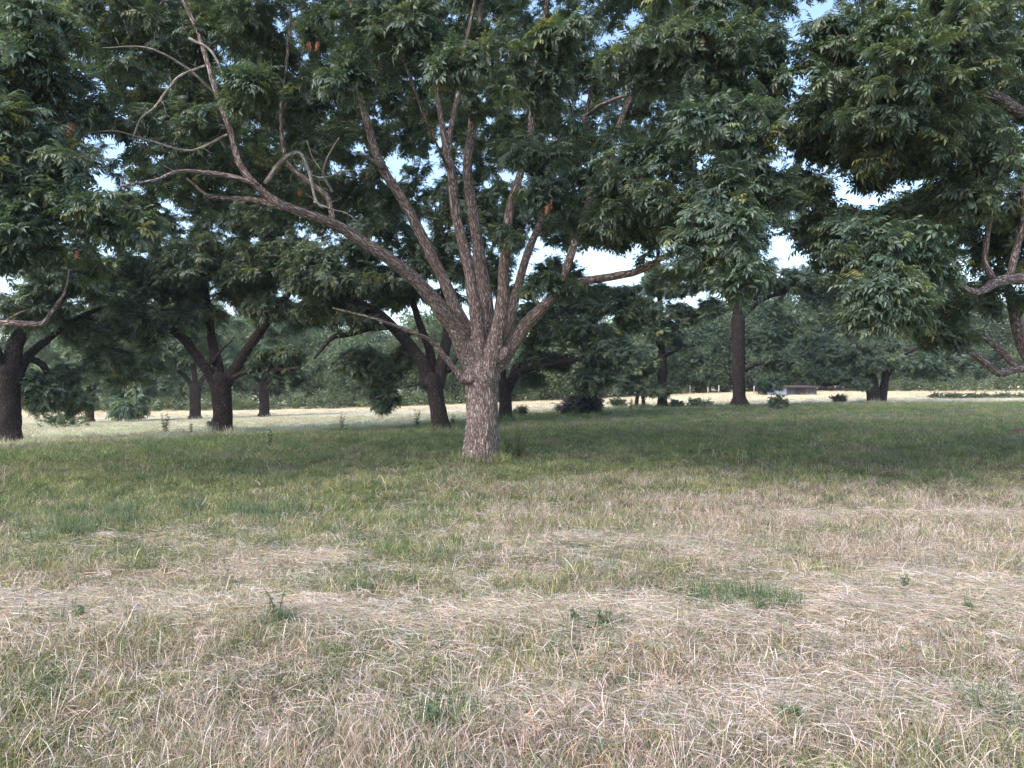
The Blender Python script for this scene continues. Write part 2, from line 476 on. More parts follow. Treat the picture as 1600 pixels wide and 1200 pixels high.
def build_ground():
    ys = np.concatenate([np.linspace(-12, 1.5, 10), np.linspace(1.8, 18, 150), np.linspace(18.3, 50, 110), np.linspace(51, 130, 80), np.linspace(140, 420, 15)])
    us = np.linspace(-1, 1, 181)
    V = []
    for y in ys:
        w = 14 + max(0, y) * 1.25
        x = us * w
        V.append(np.stack([x, np.full_like(x, y), terr(x, np.full_like(x, y))], 1))
    V = np.concatenate(V)
    nu = len(us)
    f = [(j * nu + i, j * nu + i + 1, (j + 1) * nu + i + 1, (j + 1) * nu + i) for j in range(len(ys) - 1) for i in range(nu - 1)]
    m, nt, N, L = nodes('turf')
    out = N('ShaderNodeOutputMaterial'); b = N('ShaderNodeBsdfPrincipled')
    at = N('ShaderNodeAttribute'); at.attribute_name = 'gcol'
    tx = N('ShaderNodeTexCoord')
    n1 = N('ShaderNodeTexNoise'); n1.inputs['Scale'].default_value = 14; n1.inputs['Detail'].default_value = 8; n1.inputs['Roughness'].default_value = .75
    n2 = N('ShaderNodeTexNoise'); n2.inputs['Scale'].default_value = 1.1; n2.inputs['Detail'].default_value = 6
    L(tx.outputs['Object'], n1.inputs['Vector']); L(tx.outputs['Object'], n2.inputs['Vector'])
    r1 = ramp(nt, [(0.25, (0.35, 0.33, 0.30)), (0.7, (1.25, 1.22, 1.2))])
    r2 = ramp(nt, [(0.3, (0.75, 0.8, 0.7)), (0.7, (1.15, 1.08, 1.05))])
    L(n1.outputs['Fac'], r1.inputs[0]); L(n2.outputs['Fac'], r2.inputs[0])
    a = N('ShaderNodeMix'); a.data_type = 'RGBA'; a.blend_type = 'MULTIPLY'; a.inputs['Factor'].default_value = 1
    c = N('ShaderNodeMix'); c.data_type = 'RGBA'; c.blend_type = 'MULTIPLY'; c.inputs['Factor'].default_value = 1
    L(at.outputs['Color'], a.inputs['A']); L(r1.outputs[0], a.inputs['B'])
    L(a.outputs['Result'], c.inputs['A']); L(r2.outputs[0], c.inputs['B'])
    L(c.outputs['Result'], b.inputs['Base Color'])
    bp = N('ShaderNodeBump'); bp.inputs['Strength'].default_value = 0.7; bp.inputs['Distance'].default_value = 0.06
    L(n1.outputs['Fac'], bp.inputs['Height']); L(bp.outputs[0], b.inputs['Normal'])
    b.inputs['Roughness'].default_value = 0.95; b.inputs['Specular IOR Level'].default_value = 0.1
    L(b.outputs[0], out.inputs[0])
    me = bpy.data.meshes.new('ground')
    me.from_pydata(V.tolist(), [], f)
    g = ground_green(V[:, 0], V[:, 1])[:, None]
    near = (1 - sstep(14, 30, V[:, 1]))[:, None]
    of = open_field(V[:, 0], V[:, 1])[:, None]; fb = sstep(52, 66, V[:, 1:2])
    dry = (np.array((0.72, 0.71, 0.60)) * (1 - fb) + np.array((0.80, 0.71, 0.50)) * fb) * of + np.array((0.34, 0.28, 0.22)) * (1 - of)  # open field: pale dry hay, lightened further for the open light on it
    c = dry * (1 - g) + np.array((0.20, 0.22, 0.14)) * 1.9 * g * of + np.array((0.13, 0.155, 0.08)) * g * (1 - of)  # green likewise painted lighter where the field lies unshaded
    c = c * (1 - 0.45 * near)           # thatch and soil close by, darkened also for the shadows between the blades
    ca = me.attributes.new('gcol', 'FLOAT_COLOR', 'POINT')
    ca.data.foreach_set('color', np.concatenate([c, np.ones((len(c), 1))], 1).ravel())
    me.polygons.foreach_set('use_smooth', [True] * len(me.polygons))
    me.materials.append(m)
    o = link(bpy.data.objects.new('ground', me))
    tag(o, 'gently rising pasture ground of mown grass and thatch', 'ground', kind='structure')
build_ground()

# ------------------------------------------------------------------ trees
def limb(pix, d0, scale=1.0):
    """list of (px, py, d, width_px) -> world points and radii"""
    pts = np.array([P(a, b, d) for a, b, d, w in pix])
    rad = np.array([w * 0.5 / F * d for a, b, d, w in pix]) * scale
    return pts, rad

def subdivide_for_nodes(p, r, step=0.25):
    return catmull(p, r, step)

def leaf_cols(n, pos, lo, hi, yellow=0.03):
    t = np.clip(rng.beta(2, 3, n) + (vnoise3(pos * 0.8, 77) - 0.5) * 0.5, 0, 1)[:, None]
    c = lo * (1 - t) + hi * t
    k = rng.random(n) < yellow
    c[k] = c[k] * np.array((1.9, 1.5, 0.9))
    return c

LO = np.array((0.052, 0.090, 0.070)); HI = np.array((0.170, 0.212, 0.155))

def in_view(p, margin=1.0):
    y = np.maximum(p[:, 1], 0.1)
    px = 800 + F * p[:, 0] / y; py = HY - F * (p[:, 2] - CAMZ) / y
    return (p[:, 1] > 1) & (px > 0) & (px < 1600) & (py > 0) & (py < 1200)

def tree(name, label, base, trunks, limbs, blobs, bark, twigmat, group, leaf_scale=1.0, cl=(2, 4), singles=0,
         seg=(20, 12), remesh=False, lo=LO, hi=HI, rough=0.10, yellow=0.03, dens=1.0, twig_r=0.0042):
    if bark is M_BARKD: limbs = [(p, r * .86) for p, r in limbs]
    root = empty(name, base)
    tag(root, label, 'tree', group)
    org = np.asarray(base, float)
    # --- trunk
    mb = MB()
    for ti, (p, r) in enumerate(trunks):
        p2, r2 = catmull(p, r, 0.10 if remesh else 0.2)
        if ti and not remesh: mb.build('trunk', bark, root); mb = MB()
        tube(mb, p2 - org, r2, seg[0], rough, 1)
    if remesh:
        for p, r in limbs:
            p2, r2 = catmull(p, r, 0.08)
            L = np.concatenate([[0], np.cumsum(np.linalg.norm(np.diff(p2, axis=0), axis=1))])
            k = L < 1.0
            if r2[0] < 0.035 or k.sum() < 3: continue
            tube(mb, (p2 - org)[k], r2[k] * (1 - 0.18 * sstep(0.55, 1.0, L[k])), 16, rough * 0.6, 2)
        tmp = mb.build('trunk_raw', bark, None)
        md = tmp.modifiers.new('r', 'REMESH'); md.mode = 'VOXEL'; md.voxel_size = 0.017; md.use_smooth_shade = True
        m2 = tmp.modifiers.new('s', 'SMOOTH'); m2.iterations = 5; m2.factor = 0.5
        dg = bpy.context.evaluated_depsgraph_get()
        me = bpy.data.meshes.new_from_object(tmp.evaluated_get(dg))
        bpy.data.objects.remove(tmp)
        import bmesh
        bm = bmesh.new(); bm.from_mesh(me); bm.verts.ensure_lookup_table()
        seen = set(); best = []
        for v0 in bm.verts:
            if v0.index in seen: continue
            st_ = [v0]; seen.add(v0.index); isl = []
            while st_:
                v = st_.pop(); isl.append(v)
                for e in v.link_edges:
                    u = e.other_vert(v)
                    if u.index not in seen: seen.add(u.index); st_.append(u)
            if len(isl) > len(best): best = isl
        keepv = {v.index for v in best}
        bmesh.ops.delete(bm, geom=[v for v in bm.verts if v.index not in keepv], context='VERTS')
        bm.to_mesh(me); bm.free()
        n = len(me.vertices)
        co = np.zeros(n * 3); me.vertices.foreach_get('co', co); co = co.reshape(-1, 3)
        no = np.zeros(n * 3); me.vertices.foreach_get('normal', no); no = no.reshape(-1, 3)
        dsp = 0.020 * (vnoise3(co * np.array((16, 16, 6.0)), 5) - .5) + 0.030 * (vnoise3(co * np.array((38, 38, 7.0)), 9) - .5) + 0.05 * (vnoise3(co * np.array((4, 4, 2.5)), 12) - .5)
        co = co + no * dsp[:, None]
        me.vertices.foreach_set('co', co.ravel())
        if 'bark' in me.attributes: me.attributes.remove(me.attributes['bark'])
        a = me.attributes.new('bark', 'FLOAT_VECTOR', 'POINT'); a.data.foreach_set('vector', co.ravel())
        me.name = 'trunk'
        if not me.materials: me.materials.append(bark)
        me.update()
        link(bpy.data.objects.new('trunk', me), root)
    else:
        mb.build('trunk', bark, root)
    # --- limbs, each a branch of its own
    npos, nrad, ntan, npar, nfix = [], [], [], [], []
    for li, (p, r) in enumerate(limbs):
        p2, r2 = catmull(p, r, 0.16)
        L = np.concatenate([[0], np.cumsum(np.linalg.norm(np.diff(p2, axis=0), axis=1))])
        mb = MB()
        r3 = r2 * (0.8 + 0.2 * sstep(0.45, 0.85, L)) if remesh and r2[0] >= 0.035 else r2
        wob = (np.stack([fbm(L * 1.3, L * 0 + li * 7.1 + k, 40 + k, 2) for k in range(3)], 1) - 0.5) * (0.10 * sstep(0, 1.2, L))[:, None]
        p2 = p2 + wob
        tube(mb, p2 - org, r3, seg[1] if r2[0] > 0.05 else 8, rough, 3 + li)
        mb.build('branch', bark, root)
        t = np.gradient(p2, axis=0); t /= np.linalg.norm(t, axis=1)[:, None] + 1e-9
        for i in range(len(p2)):
            if L[i] < 0.5 and r2[0] > 0.05: continue
            npos.append(p2[i]); nrad.append(r2[i]); ntan.append(t[i]); npar.append(-1); nfix.append(True)
    # --- attractors in the boughs
    att = []
    for c, rad, n in blobs:
        n = int(n * dens)
        q = rng.normal(size=(n, 3)); q /= np.linalg.norm(q, axis=1)[:, None]
        q *= (rng.random((n, 1)) ** 0.5) * rng.uniform(0.75, 1.2, (n, 1))
        att.append(np.asarray(c) + q * np.asarray(rad))
    att = np.concatenate(att)
    att = att[vnoise3(att * (0.9 if twig_r < .005 else .6), 23 + int(abs(org[0]) * 7)) > 0.36]
    att = att[att[:, 2] > terr(att[:, 0], att[:, 1]) + 0.35]
    cap = len(npos) + len(att) * 8
    NP = np.zeros((cap, 3)); NT = np.zeros((cap, 3)); n0 = len(npos)
    NP[:n0] = npos; NT[:n0] = ntan
    par = list(npar); cnt = n0
    d0 = np.array([np.min(((NP[:n0] - a) ** 2).sum(1)) for a in att])
    tw = []; cpos, cdir = [], []
    for ai in np.argsort(d0):
        b = att[ai]
        d2 = ((NP[:cnt] - b) ** 2).sum(1)
        k = int(np.argmin(d2)); a = NP[k]; Ln = math.sqrt(d2[k])
        if Ln < 0.05: continue
        dr = (b - a) / Ln
        t0 = NT[k] * 0.7 + dr * 0.8; t1 = dr + np.array((0, 0, -0.45)) + rng.normal(0, .2, 3)
        m = int(np.clip(Ln / 0.22, 2, 6))
        idx = [k]
        for s in range(1, m + 1):
            t = s / m; h00 = 2 * t ** 3 - 3 * t * t + 1; h10 = t ** 3 - 2 * t * t + t; h01 = -2 * t ** 3 + 3 * t * t; h11 = t ** 3 - t * t
            p = h00 * a + h10 * t0 * Ln + h01 * b + h11 * t1 * Ln
            if s < m: p = p + rng.normal(0, 0.02 * min(1.5, Ln), 3)
            NP[cnt] = p; dd = p - NP[idx[-1]]; NT[cnt] = dd / (np.linalg.norm(dd) + 1e-9)
            par.append(idx[-1]); idx.append(cnt); cnt += 1
        tw.append(idx)
        nc = rng.integers(cl[0], cl[1] + 1)
        for q in range(nc):
            u = 1.0 if q == 0 else rng.uniform(0.35, 1)
            f = u * m; i0 = min(int(f), m - 1)
            pa, pb = NP[idx[i0]], NP[idx[i0 + 1]]
            cpos.append(pa + (pb - pa) * (f - i0) + rng.normal(0, 0.05 * leaf_scale, 3)); cdir.append(NT[idx[i0 + 1]])
    w = np.ones(cnt); 
    w[:n0] = 0
    for i in range(cnt - 1, n0 - 1, -1):
        if par[i] >= n0: w[par[i]] += w[i] * 0.8
    wr = twig_r * np.maximum(w, 1) ** 0.45
    mb = MB()
    nr = np.array(nrad)
    for idx in tw:
        rr = wr[idx].copy()
        if idx[0] < n0:
            rr[0] = min(rr[1] * 1.3, nr[idx[0]] * 0.9); rr[1:] = np.minimum(rr[1:], max(nr[idx[0]] * .9, 0.004))
        else:
            rr[0] = min(rr[0], rr[1] * 1.4)
        tube(mb, NP[idx] - org, rr, 6 if rr[0] > 0.012 else 4, 0, len(idx), cap=False)
    tag(mb.build('twig_growth', twigmat, root), kind='stuff')
    # --- leaves
    cpos = np.array(cpos); cdir = np.array(cdir); n = len(cpos)
    yaw = np.arctan2(cdir[:, 1], cdir[:, 0]) + rng.normal(0, .9, n)
    rot = np.stack([rng.normal(0, .35, n), np.clip(-cdir[:, 2] * 0.5, -.6, .6) + rng.normal(0, .35, n), yaw], 1)
    sc = leaf_scale * rng.uniform(0.6, 1.22, n)
    cc = leaf_cols(n, cpos, lo, hi, yellow)
    keep = np.ones(n, bool)
    if singles:
        vis = np.nonzero(in_view(cpos))[0]
        dist = np.linalg.norm(cpos[vis] - np.array((0, 0, CAMZ)), axis=1)
        made = 0
        for k in vis[np.argsort(dist)]:
            items = CLUSTERS[rng.integers(0, 5)]
            M = Matrix.Translation(cpos[k] - org) @ Euler(rot[k]).to_matrix().to_4x4() @ Matrix.Scale(float(sc[k]), 4)
            if made + len(items) > singles: break
            keep[k] = False
            for lv, lm in items:
                o = bpy.data.objects.new('leaf', LEAF_ME[lv]); o.matrix_local = M @ lm
                link(o, root); made += 1
    scatter('crown', CL_OB, cpos[keep] - org, rot[keep], sc[keep], cc[keep], root)
    return root

def B(px, py, d, rx, ry, rz, n): return (P(px, py, d), (rx, ry, rz), n)
def W(x, y, z, rx, ry, rz, n): return ((x, y, z), (rx, ry, rz), n)  # high crown tops, mostly out of view, added to shade what lies below

GT = 'pecan trees of the orchard'
D = hit(750, 722)[1]
bc = hit(750, 722)
# --- central tree
trunk = limb([(749, 730, D, 72), (750, 722, D, 60), (750, 714, D, 54), (752, 690, D, 52), (753, 660, D, 51), (752, 630, D, 48), (752, 608, D, 48), (754, 590, D, 54), (756, 574, D, 52), (758, 562, D, 36)], D)
knob = limb([(738, 592, D - .1, 26), (733, 588, D - .25, 24), (731, 580, D - .3, 14)], D)
stub = limb([(778, 560, D - .1, 26), (789, 548, D - .2, 18), (791, 542, D - .22, 9)], D)
limbs = [
    limb([(742, 575, D, 34), (722, 533, D - .2, 33), (700, 498, D - .5, 31), (655, 440, D - 1, 28), (600, 400, D - 1.5, 25), (545, 362, D - 1.9, 23), (490, 337, D - 2.3, 20), (440, 322, D - 2.6, 18), (402, 292, D - 2.8, 15), (375, 255, D - 2.9, 14), (360, 200, D - 3, 12), (336, 130, D - 3.1, 11), (312, 60, D - 3.2, 9), (285, 0, D - 3.3, 8), (262, -60, D - 3.3, 6)], D),
    limb([(405, 292, D - 2.8, 10), (370, 277, D - 3, 9), (335, 272, D - 3.2, 8), (275, 266, D - 3.6, 7), (250, 276, D - 3.9, 6.5), (222, 284, D - 4.2, 6), (190, 292, D - 4.6, 5)], D),
    limb([(442, 326, D - 2.6, 11), (400, 312, D - 2.5, 10), (365, 309, D - 2.4, 9), (330, 309, D - 2.3, 8), (310, 298, D - 2.2, 6), (292, 280, D - 2.1, 5)], D),
    limb([(520, 350, D - 2, 12), (517, 325, D - 2.1, 11), (510, 305, D - 2.1, 10), (482, 284, D - 2.2, 9), (455, 262, D - 2.3, 8), (443, 235, D - 2.4, 7), (441, 180, D - 2.6, 6.5), (447, 90, D - 2.8, 6), (455, 20, D - 3, 5)], D),
    limb([(747, 572, D + .1, 26), (735, 530, D + .1, 25), (715, 490, D, 24), (690, 430, D - .1, 23), (662, 375, D - .2, 22), (628, 312, D - .3, 20), (595, 258, D - .4, 19), (575, 200, D - .5, 17), (562, 140, D - .6, 14), (556, 60, D - .7, 12), (548, -20, D - .8, 10), (540, -120, D - 1, 7)], D),
    limb([(752, 572, D - .1, 26), (748, 530, D - .2, 25), (743, 478, D - .3, 24), (732, 420, D - .4, 22), (716, 335, D - .6, 20), (702, 265, D - .8, 18), (692, 200, D - .9, 12), (682, 150, D - 1, 9), (672, 80, D - 1.1, 7), (668, -20, D - 1.2, 5)], D),
    limb([(700, 250, D - .8, 12), (704, 205, D - .8, 10), (714, 160, D - .8, 9), (718, 110, D - .8, 8), (735, 40, D - .9, 7), (750, -30, D - 1, 6)], D),
    limb([(758, 572, D + .3, 30), (760, 520, D + .4, 29), (757, 470, D + .5, 28), (750, 410, D + .6, 26), (740, 350, D + .8, 23), (731, 280, D + 1, 20), (736, 210, D + 1.1, 18), (744, 120, D + 1.2, 14), (752, 20, D + 1.2, 11), (760, -90, D + 1.2, 8)], D),
    limb([(764, 572, D - .15, 27), (774, 530, D - .25, 25), (784, 480, D - .4, 24), (789, 400, D - .6, 21), (799, 320, D - .8, 18), (815, 262, D - .9, 15), (828, 205, D - 1, 13), (835, 130, D - 1.1, 11), (850, 40, D - 1.2, 9), (866, -60, D - 1.2, 6)], D),
    limb([(768, 580, D, 28), (785, 556, D, 27), (805, 530, D, 26), (832, 498, D - .1, 24), (868, 462, D - .3, 20), (902, 441, D - .6, 18), (955, 431, D - 1.1, 16), (1005, 420, D - 1.6, 14), (1040, 403, D - 2.1, 12), (1080, 370, D - 2.9, 10), (1115, 320, D - 3.6, 8), (1140, 240, D - 4.1, 6)], D),
    limb([(872, 462, D - .3, 16), (888, 415, D, 14), (905, 365, D + .3, 14), (928, 300, D + .6, 14), (952, 235, D + .9, 13), (985, 150, D + 1.2, 12), (1030, 90, D + 1.6, 10), (1095, 50, D + 2, 7), (1150, -10, D + 2.2, 5)], D),
    limb([(772, 574, D + .35, 22), (792, 520, D + .6, 20), (812, 440, D + .9, 18), (835, 370, D + 1.2, 15), (868, 300, D + 1.6, 12), (905, 210, D + 2, 10), (930, 110, D + 2.4, 7)], D),
    limb([(734, 596, D - .2, 12), (722, 590, D - .35, 11), (703, 568, D - .5, 9), (672, 535, D - .8, 9), (640, 521, D - 1.1, 8), (608, 506, D - 1.4, 6), (560, 491, D - 1.8, 5), (518, 481, D - 2.1, 3.5)], D),
    limb([(905, 185, D - 1.3, 4), (945, 163, D - 2.8, 6), (1000, 142, D - 3.2, 6), (1060, 138, D - 3.6, 5), (1110, 108, D - 4, 3.5)], D),
    limb([(700, 262, D - .7, 5), (690, 240, D - 1.5, 4), (640, 120, D - 2.5, 5), (610, 20, D - 3.4, 4)], D),
]
limbs = [(p, r * (1 - .24 * sstep(.4, 2, np.concatenate([[0], np.cumsum(np.linalg.norm(np.diff(p, axis=0), axis=1))])))) for p, r in limbs]
blobs = [
    B(60, 290, 10.6, 1.2, 1.0, .75, 50), B(165, 350, 10.4, .7, .6, .40, 26), B(40, 160, 11, 1.3, 1.3, 1.0, 48), B(90, 430, 11, .5, .4, .3, 6),
    B(235, 80, 13, 1.3, 1.1, .9, 42), B(170, 215, 11.8, .9, .9, .5, 20), B(430, 45, 12.4, 1.3, 1.0, 0.9, 60), B(400, 140, 11.4, .45, .6, .35, 16),
    B(300, 190, 12.4, .9, .9, .6, 20), B(560, 50, 11.3, 1.0, 1.0, .6, 40), B(540, 120, 11.2, .5, .5, .3, 16), B(500, 235, 13.4, .5, .5, .3, 8), 
    B(640, 50, 11.0, .8, .8, .5, 28), B(720, 105, 10.6, .55, .5, .25, 12), B(860, 90, 10.2, .85, .8, .5, 65), B(960, 230, 11, 1.1, 1.0, .6, 65),
    B(850, 150, 10.5, .6, .5, .4, 30), B(850, 305, 11.8, .45, .35, .22, 12), B(830, 240, 12.2, .6, .6, .4, 20), B(862, 450, 13.6, .6, .5, .22, 17), B(790, 375, 14.2, .35, .3, .25, 8),
    B(1080, 80, 11, 1.2, 1.2, 1.0, 75), B(1120, 240, 10.5, 1.1, 1.0, .85, 85), B(1130, 370, 10, .75, .7, .48, 50), B(1150, 440, 9.8, .4, .4, .22, 16), B(1010, 320, 11.5, 1.1, .9, .5, 55),
    B(960, 360, 13, 1.0, .8, .45, 34), B(1190, 130, 11.5, .5, .7, 1.0, 28), B(1170, 300, 11, .5, .6, .5, 28), B(1000, 80, 11.0, .8, .7, .4, 22),
    B(640, 160, 15.4, 2, 1.4, 1.1, 60), B(750, 120, 17.4, 3, 1.8, 1.9, 160), B(480, 140, 16.6, 3, 1.8, 1.7, 150), B(1000, 140, 17.4, 3, 1.8, 1.6, 110), B(950, 330, 16.5, 1.8, 1.6, .9, 60),
    B(600, 290, 17, 2.2, 1.4, 1.1, 120), B(840, 260, 16.5, 2, 1.4, 1.0, 85), B(250, 160, 15.5, 2, 1.8, 1.2, 62), B(340, 260, 15, 1.6, 1.2, .9, 80), B(1110, 400, 14, 1.2, 1, .7, 40), B(430, 315, 16, 1.6, .9, .7, 60),
    W(-4, 12, 9.5, 3, 2.6, 1.2, 110), W(0, 12, 10, 3.4, 2.6, 1.3, 120), W(4, 13, 9.6, 2.6, 2.6, 1.2, 100), W(-2, 17, 11, 4, 3, 1.5, 110), W(3, 18, 11, 4, 3, 1.4, 100), W(0, 14, 12.5, 3.6, 3.6, 1.2, 90), W(-7, 13, 8.5, 2, 2, 1.2, 60),
    W(-3, 10, 10, 3, 2, 1.2, 80), W(2.5, 10.5, 10, 3, 2, 1.2, 80), W(-6, 16, 11, 3, 3, 1.6, 90), W(5.5, 16, 11, 3, 3, 1.6, 90), W(0, 20, 12, 4, 3, 1.6, 100), W(-8.5, 18, 10.5, 2.5, 3, 1.5, 60),
    W(0, 15, 14.5, 5, 4, 1.8, 170), W(-6, 16, 13.5, 3.5, 3.5, 1.6, 110), W(6.5, 16, 13.5, 3.5, 3.5, 1.6, 110), W(0, 19, 15, 4.5, 3, 1.6, 110), W(6, 20, 13, 3, 3, 1.6, 100)
]
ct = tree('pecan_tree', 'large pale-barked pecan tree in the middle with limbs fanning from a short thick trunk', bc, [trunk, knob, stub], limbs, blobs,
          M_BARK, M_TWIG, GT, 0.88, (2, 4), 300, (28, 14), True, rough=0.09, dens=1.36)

# bare dead twigs and withered leaf bunches of the central tree
def deadwood(root, lists, mat=M_DEADW):
    org = np.array(root.location)
    for pix in lists:
        p, r = limb(pix, 0)
        p2, r2 = catmull(p, r, 0.08)
        mb = MB(); tube(mb, p2 - org, np.maximum(r2, .003), 7, .1, 9)
        # side spurs
        for k in range(2, len(p2) - 1, 2):
            if rng.random() < .6:
                q = rng.normal(0, 1, 3); q[1] *= .5; q /= np.linalg.norm(q); l = rng.uniform(.12, .4)
                a = p2[k]
                for u in range(int(rng.integers(0, 4))):
                    b0 = a + q * l * rng.uniform(.35, 1); q2 = q + rng.normal(0, .6, 3); q2 /= np.linalg.norm(q2)
                    m2 = b0 + q2 * l * .25 + rng.normal(0, .012, 3)
                    tube(mb, np.array([b0, m2, m2 + q2 * l * .25 + rng.normal(0, .02, 3)]) - org, [.003, .0025, .0012], 4, 0, 1)
                tube(mb, np.array([a, a + q * l * .5 + (0, 0, .02), a + q * l]) - org, [.005, .004, .002], 4, 0, 1)
        mb.build('dead_branch', mat, root)
deadwood(ct, [
    [(415, 287, D - 2.9, 8), (437, 255, D - 3, 7), (455, 241, D - 3.1, 7), (470, 240, D - 3.1, 6.5), (484, 272, D - 3.2, 6), (493, 312, D - 3.3, 4), (506, 326, D - 3.3, 3)],
    [(484, 273, D - 3.2, 3.5), (505, 278, D - 3.1, 3), (535, 268, D - 3, 2.5), (548, 266, D - 3, 2)],
    [(490, 315, D - 3.3, 3), (515, 326, D - 3.2, 2.5), (545, 333, D - 3.1, 2)],
    [(320, 103, D - 3.4, 4), (283, 118, D - 3.6, 4), (262, 140, D - 3.7, 4), (240, 170, D - 3.9, 3.5), (220, 185, D - 4, 3), (208, 215, D - 4.1, 2.5)],
    [(172, 305, D - 4.7, 4), (172, 335, D - 4.8, 3), (170, 355, D - 4.8, 2.5), (174, 385, D - 4.8, 2)],
    [(150, 310, D - 4.6, 4), (128, 330, D - 4.7, 4), (118, 350, D - 4.8, 3)],
    [(520, 300, D - 2.6, 4), (505, 270, D - 2.7, 3.5), (515, 240, D - 2.8, 3), (530, 215, D - 2.8, 2)], [(505, 270, D - 2.7, 3), (488, 245, D - 2.7, 2.5), (480, 220, D - 2.7, 2)],
    [(355, 210, D - 3.1, 4), (300, 235, D - 3.3, 4), (240, 222, D - 3.6, 3.5), (180, 205, D - 3.9, 3), (120, 210, D - 4.1, 2)],
    [(340, 150, D - 3.1, 4), (290, 105, D - 3.4, 4), (230, 75, D - 3.7, 3), (160, 75, D - 4, 2)],
    [(600, 262, D - .5, 9), (580, 250, D - .7, 8), (562, 240, D - .9, 5)],
    [(295, 60, D - 3.6, 5), (330, 80, D - 3.6, 4), (350, 120, D - 3.6, 3)],
    [(825, 235, D - 3, 2.5), (826, 270, D - 3.1, 2.2), (833, 300, D - 3.2, 2), (842, 320, D - 3.2, 2)],
])
def dead_bunch(root, px, py, d, s=1.0, n=3):
    for k in range(n):
        o = bpy.data.objects.new('dead_leaf', DEAD_ME[k % 5])
        p = P(px + rng.normal(0, 4), py + rng.normal(0, 4), d) - np.array(root.location)
        o.matrix_local = Matrix.Translation(p) @ Euler((rng.uniform(-.5, .5), R(rng.uniform(50, 85)), rng.uniform(0, 6.28))).to_matrix().to_4x4() @ Matrix.Scale(s * .5, 4)
        link(o, root)
for a in ((857, 315, 11.2, 1, 4), (490, 60, 10.6, .9, 3), (108, 196, 10.4, 1.0, 4), (120, 390, 10, .8, 2), (920, 288, 11, .7, 2), (1098, 55, 10.5, .9, 2), (468, 292, D - 3, .7, 2)):
    dead_bunch(ct, *a)

def simple(px, py, w, fork_y, top, flare=1.35, d=None):
    """trunk from the base pixel up to (top_x, fork_y)"""
    b = hit(px, py) if d is None else P(px, py, d)
    d = b[1]
    h = py - fork_y
    return b, limb([(px, py + 6, d, w * flare * 1.45), (px, py + 1, d, w * flare * 1.15), (px, py - 4, d, w * flare * .95), (px + (top - px) * .1, py - h * .12, d, w * 1.1), (px + (top - px) * .2, py - h * .2, d, w * 1.04), (px + (top - px) * .6, py - h * .6, d, w), (top, fork_y, d, w * 1.08), (top, fork_y - 8, d, w * .7)], d)

# --- tree at the left edge
b, t = simple(10, 693, 40, 575, 8); d = b[1]
tree('pecan_tree', 'dark-trunked tree cut by the left edge with low foliage hanging to the grass', b, [t], [
    limb([(4, 590, d, 34), (-18, 540, d - .5, 28), (-50, 470, d - 1, 22), (-90, 380, d - 1.5, 14)], d),
    limb([(14, 590, d, 32), (24, 540, d, 28), (45, 500, d, 22), (58, 455, d, 18), (60, 380, d, 14), (40, 280, d, 9)], d),
    limb([(22, 600, d, 24), (40, 560, d + .4, 18), (75, 530, d + .8, 13), (115, 500, d + 1.2, 10), (160, 480, d + 1.6, 7)], d),
    limb([(40, 558, d + .4, 12), (66, 570, d + .7, 13), (80, 598, d + .9, 10), (88, 620, d + 1, 6)], d)],
    [B(40, 480, d - .5, 1.4, 1.5, .8, 60), B(85, 600, d + 1, 1.1, .9, .7, 36), B(55, 625, d + 1.4, .9, .7, .5, 16), B(200, 500, d + 3, 1.7, 1.2, .9, 60), B(185, 585, d + 4, 1.2, .9, .45, 34), B(110, 420, d, 1.8, 1.6, 1.0, 90), B(20, 370, d, 2.4, 2, 1.2, 110), B(140, 520, d + 1.4, 1.0, .9, .6, 40), B(20, 560, d - .6, .8, .7, .35, 16), B(170, 560, d + 2, .9, .8, .5, 40), B(115, 630, d + 2.5, .8, .7, .35, 12),
     B(-80, 330, d, 2.4, 2, 1.6, 70), B(60, 230, d + 1, 3, 2.5, 1.6, 120), B(40, 80, d + 1, 4, 3, 2, 120)],
    M_BARKD, M_TWIG, GT, 1.08, (3, 5), 0, (18, 10), dens=1.45)

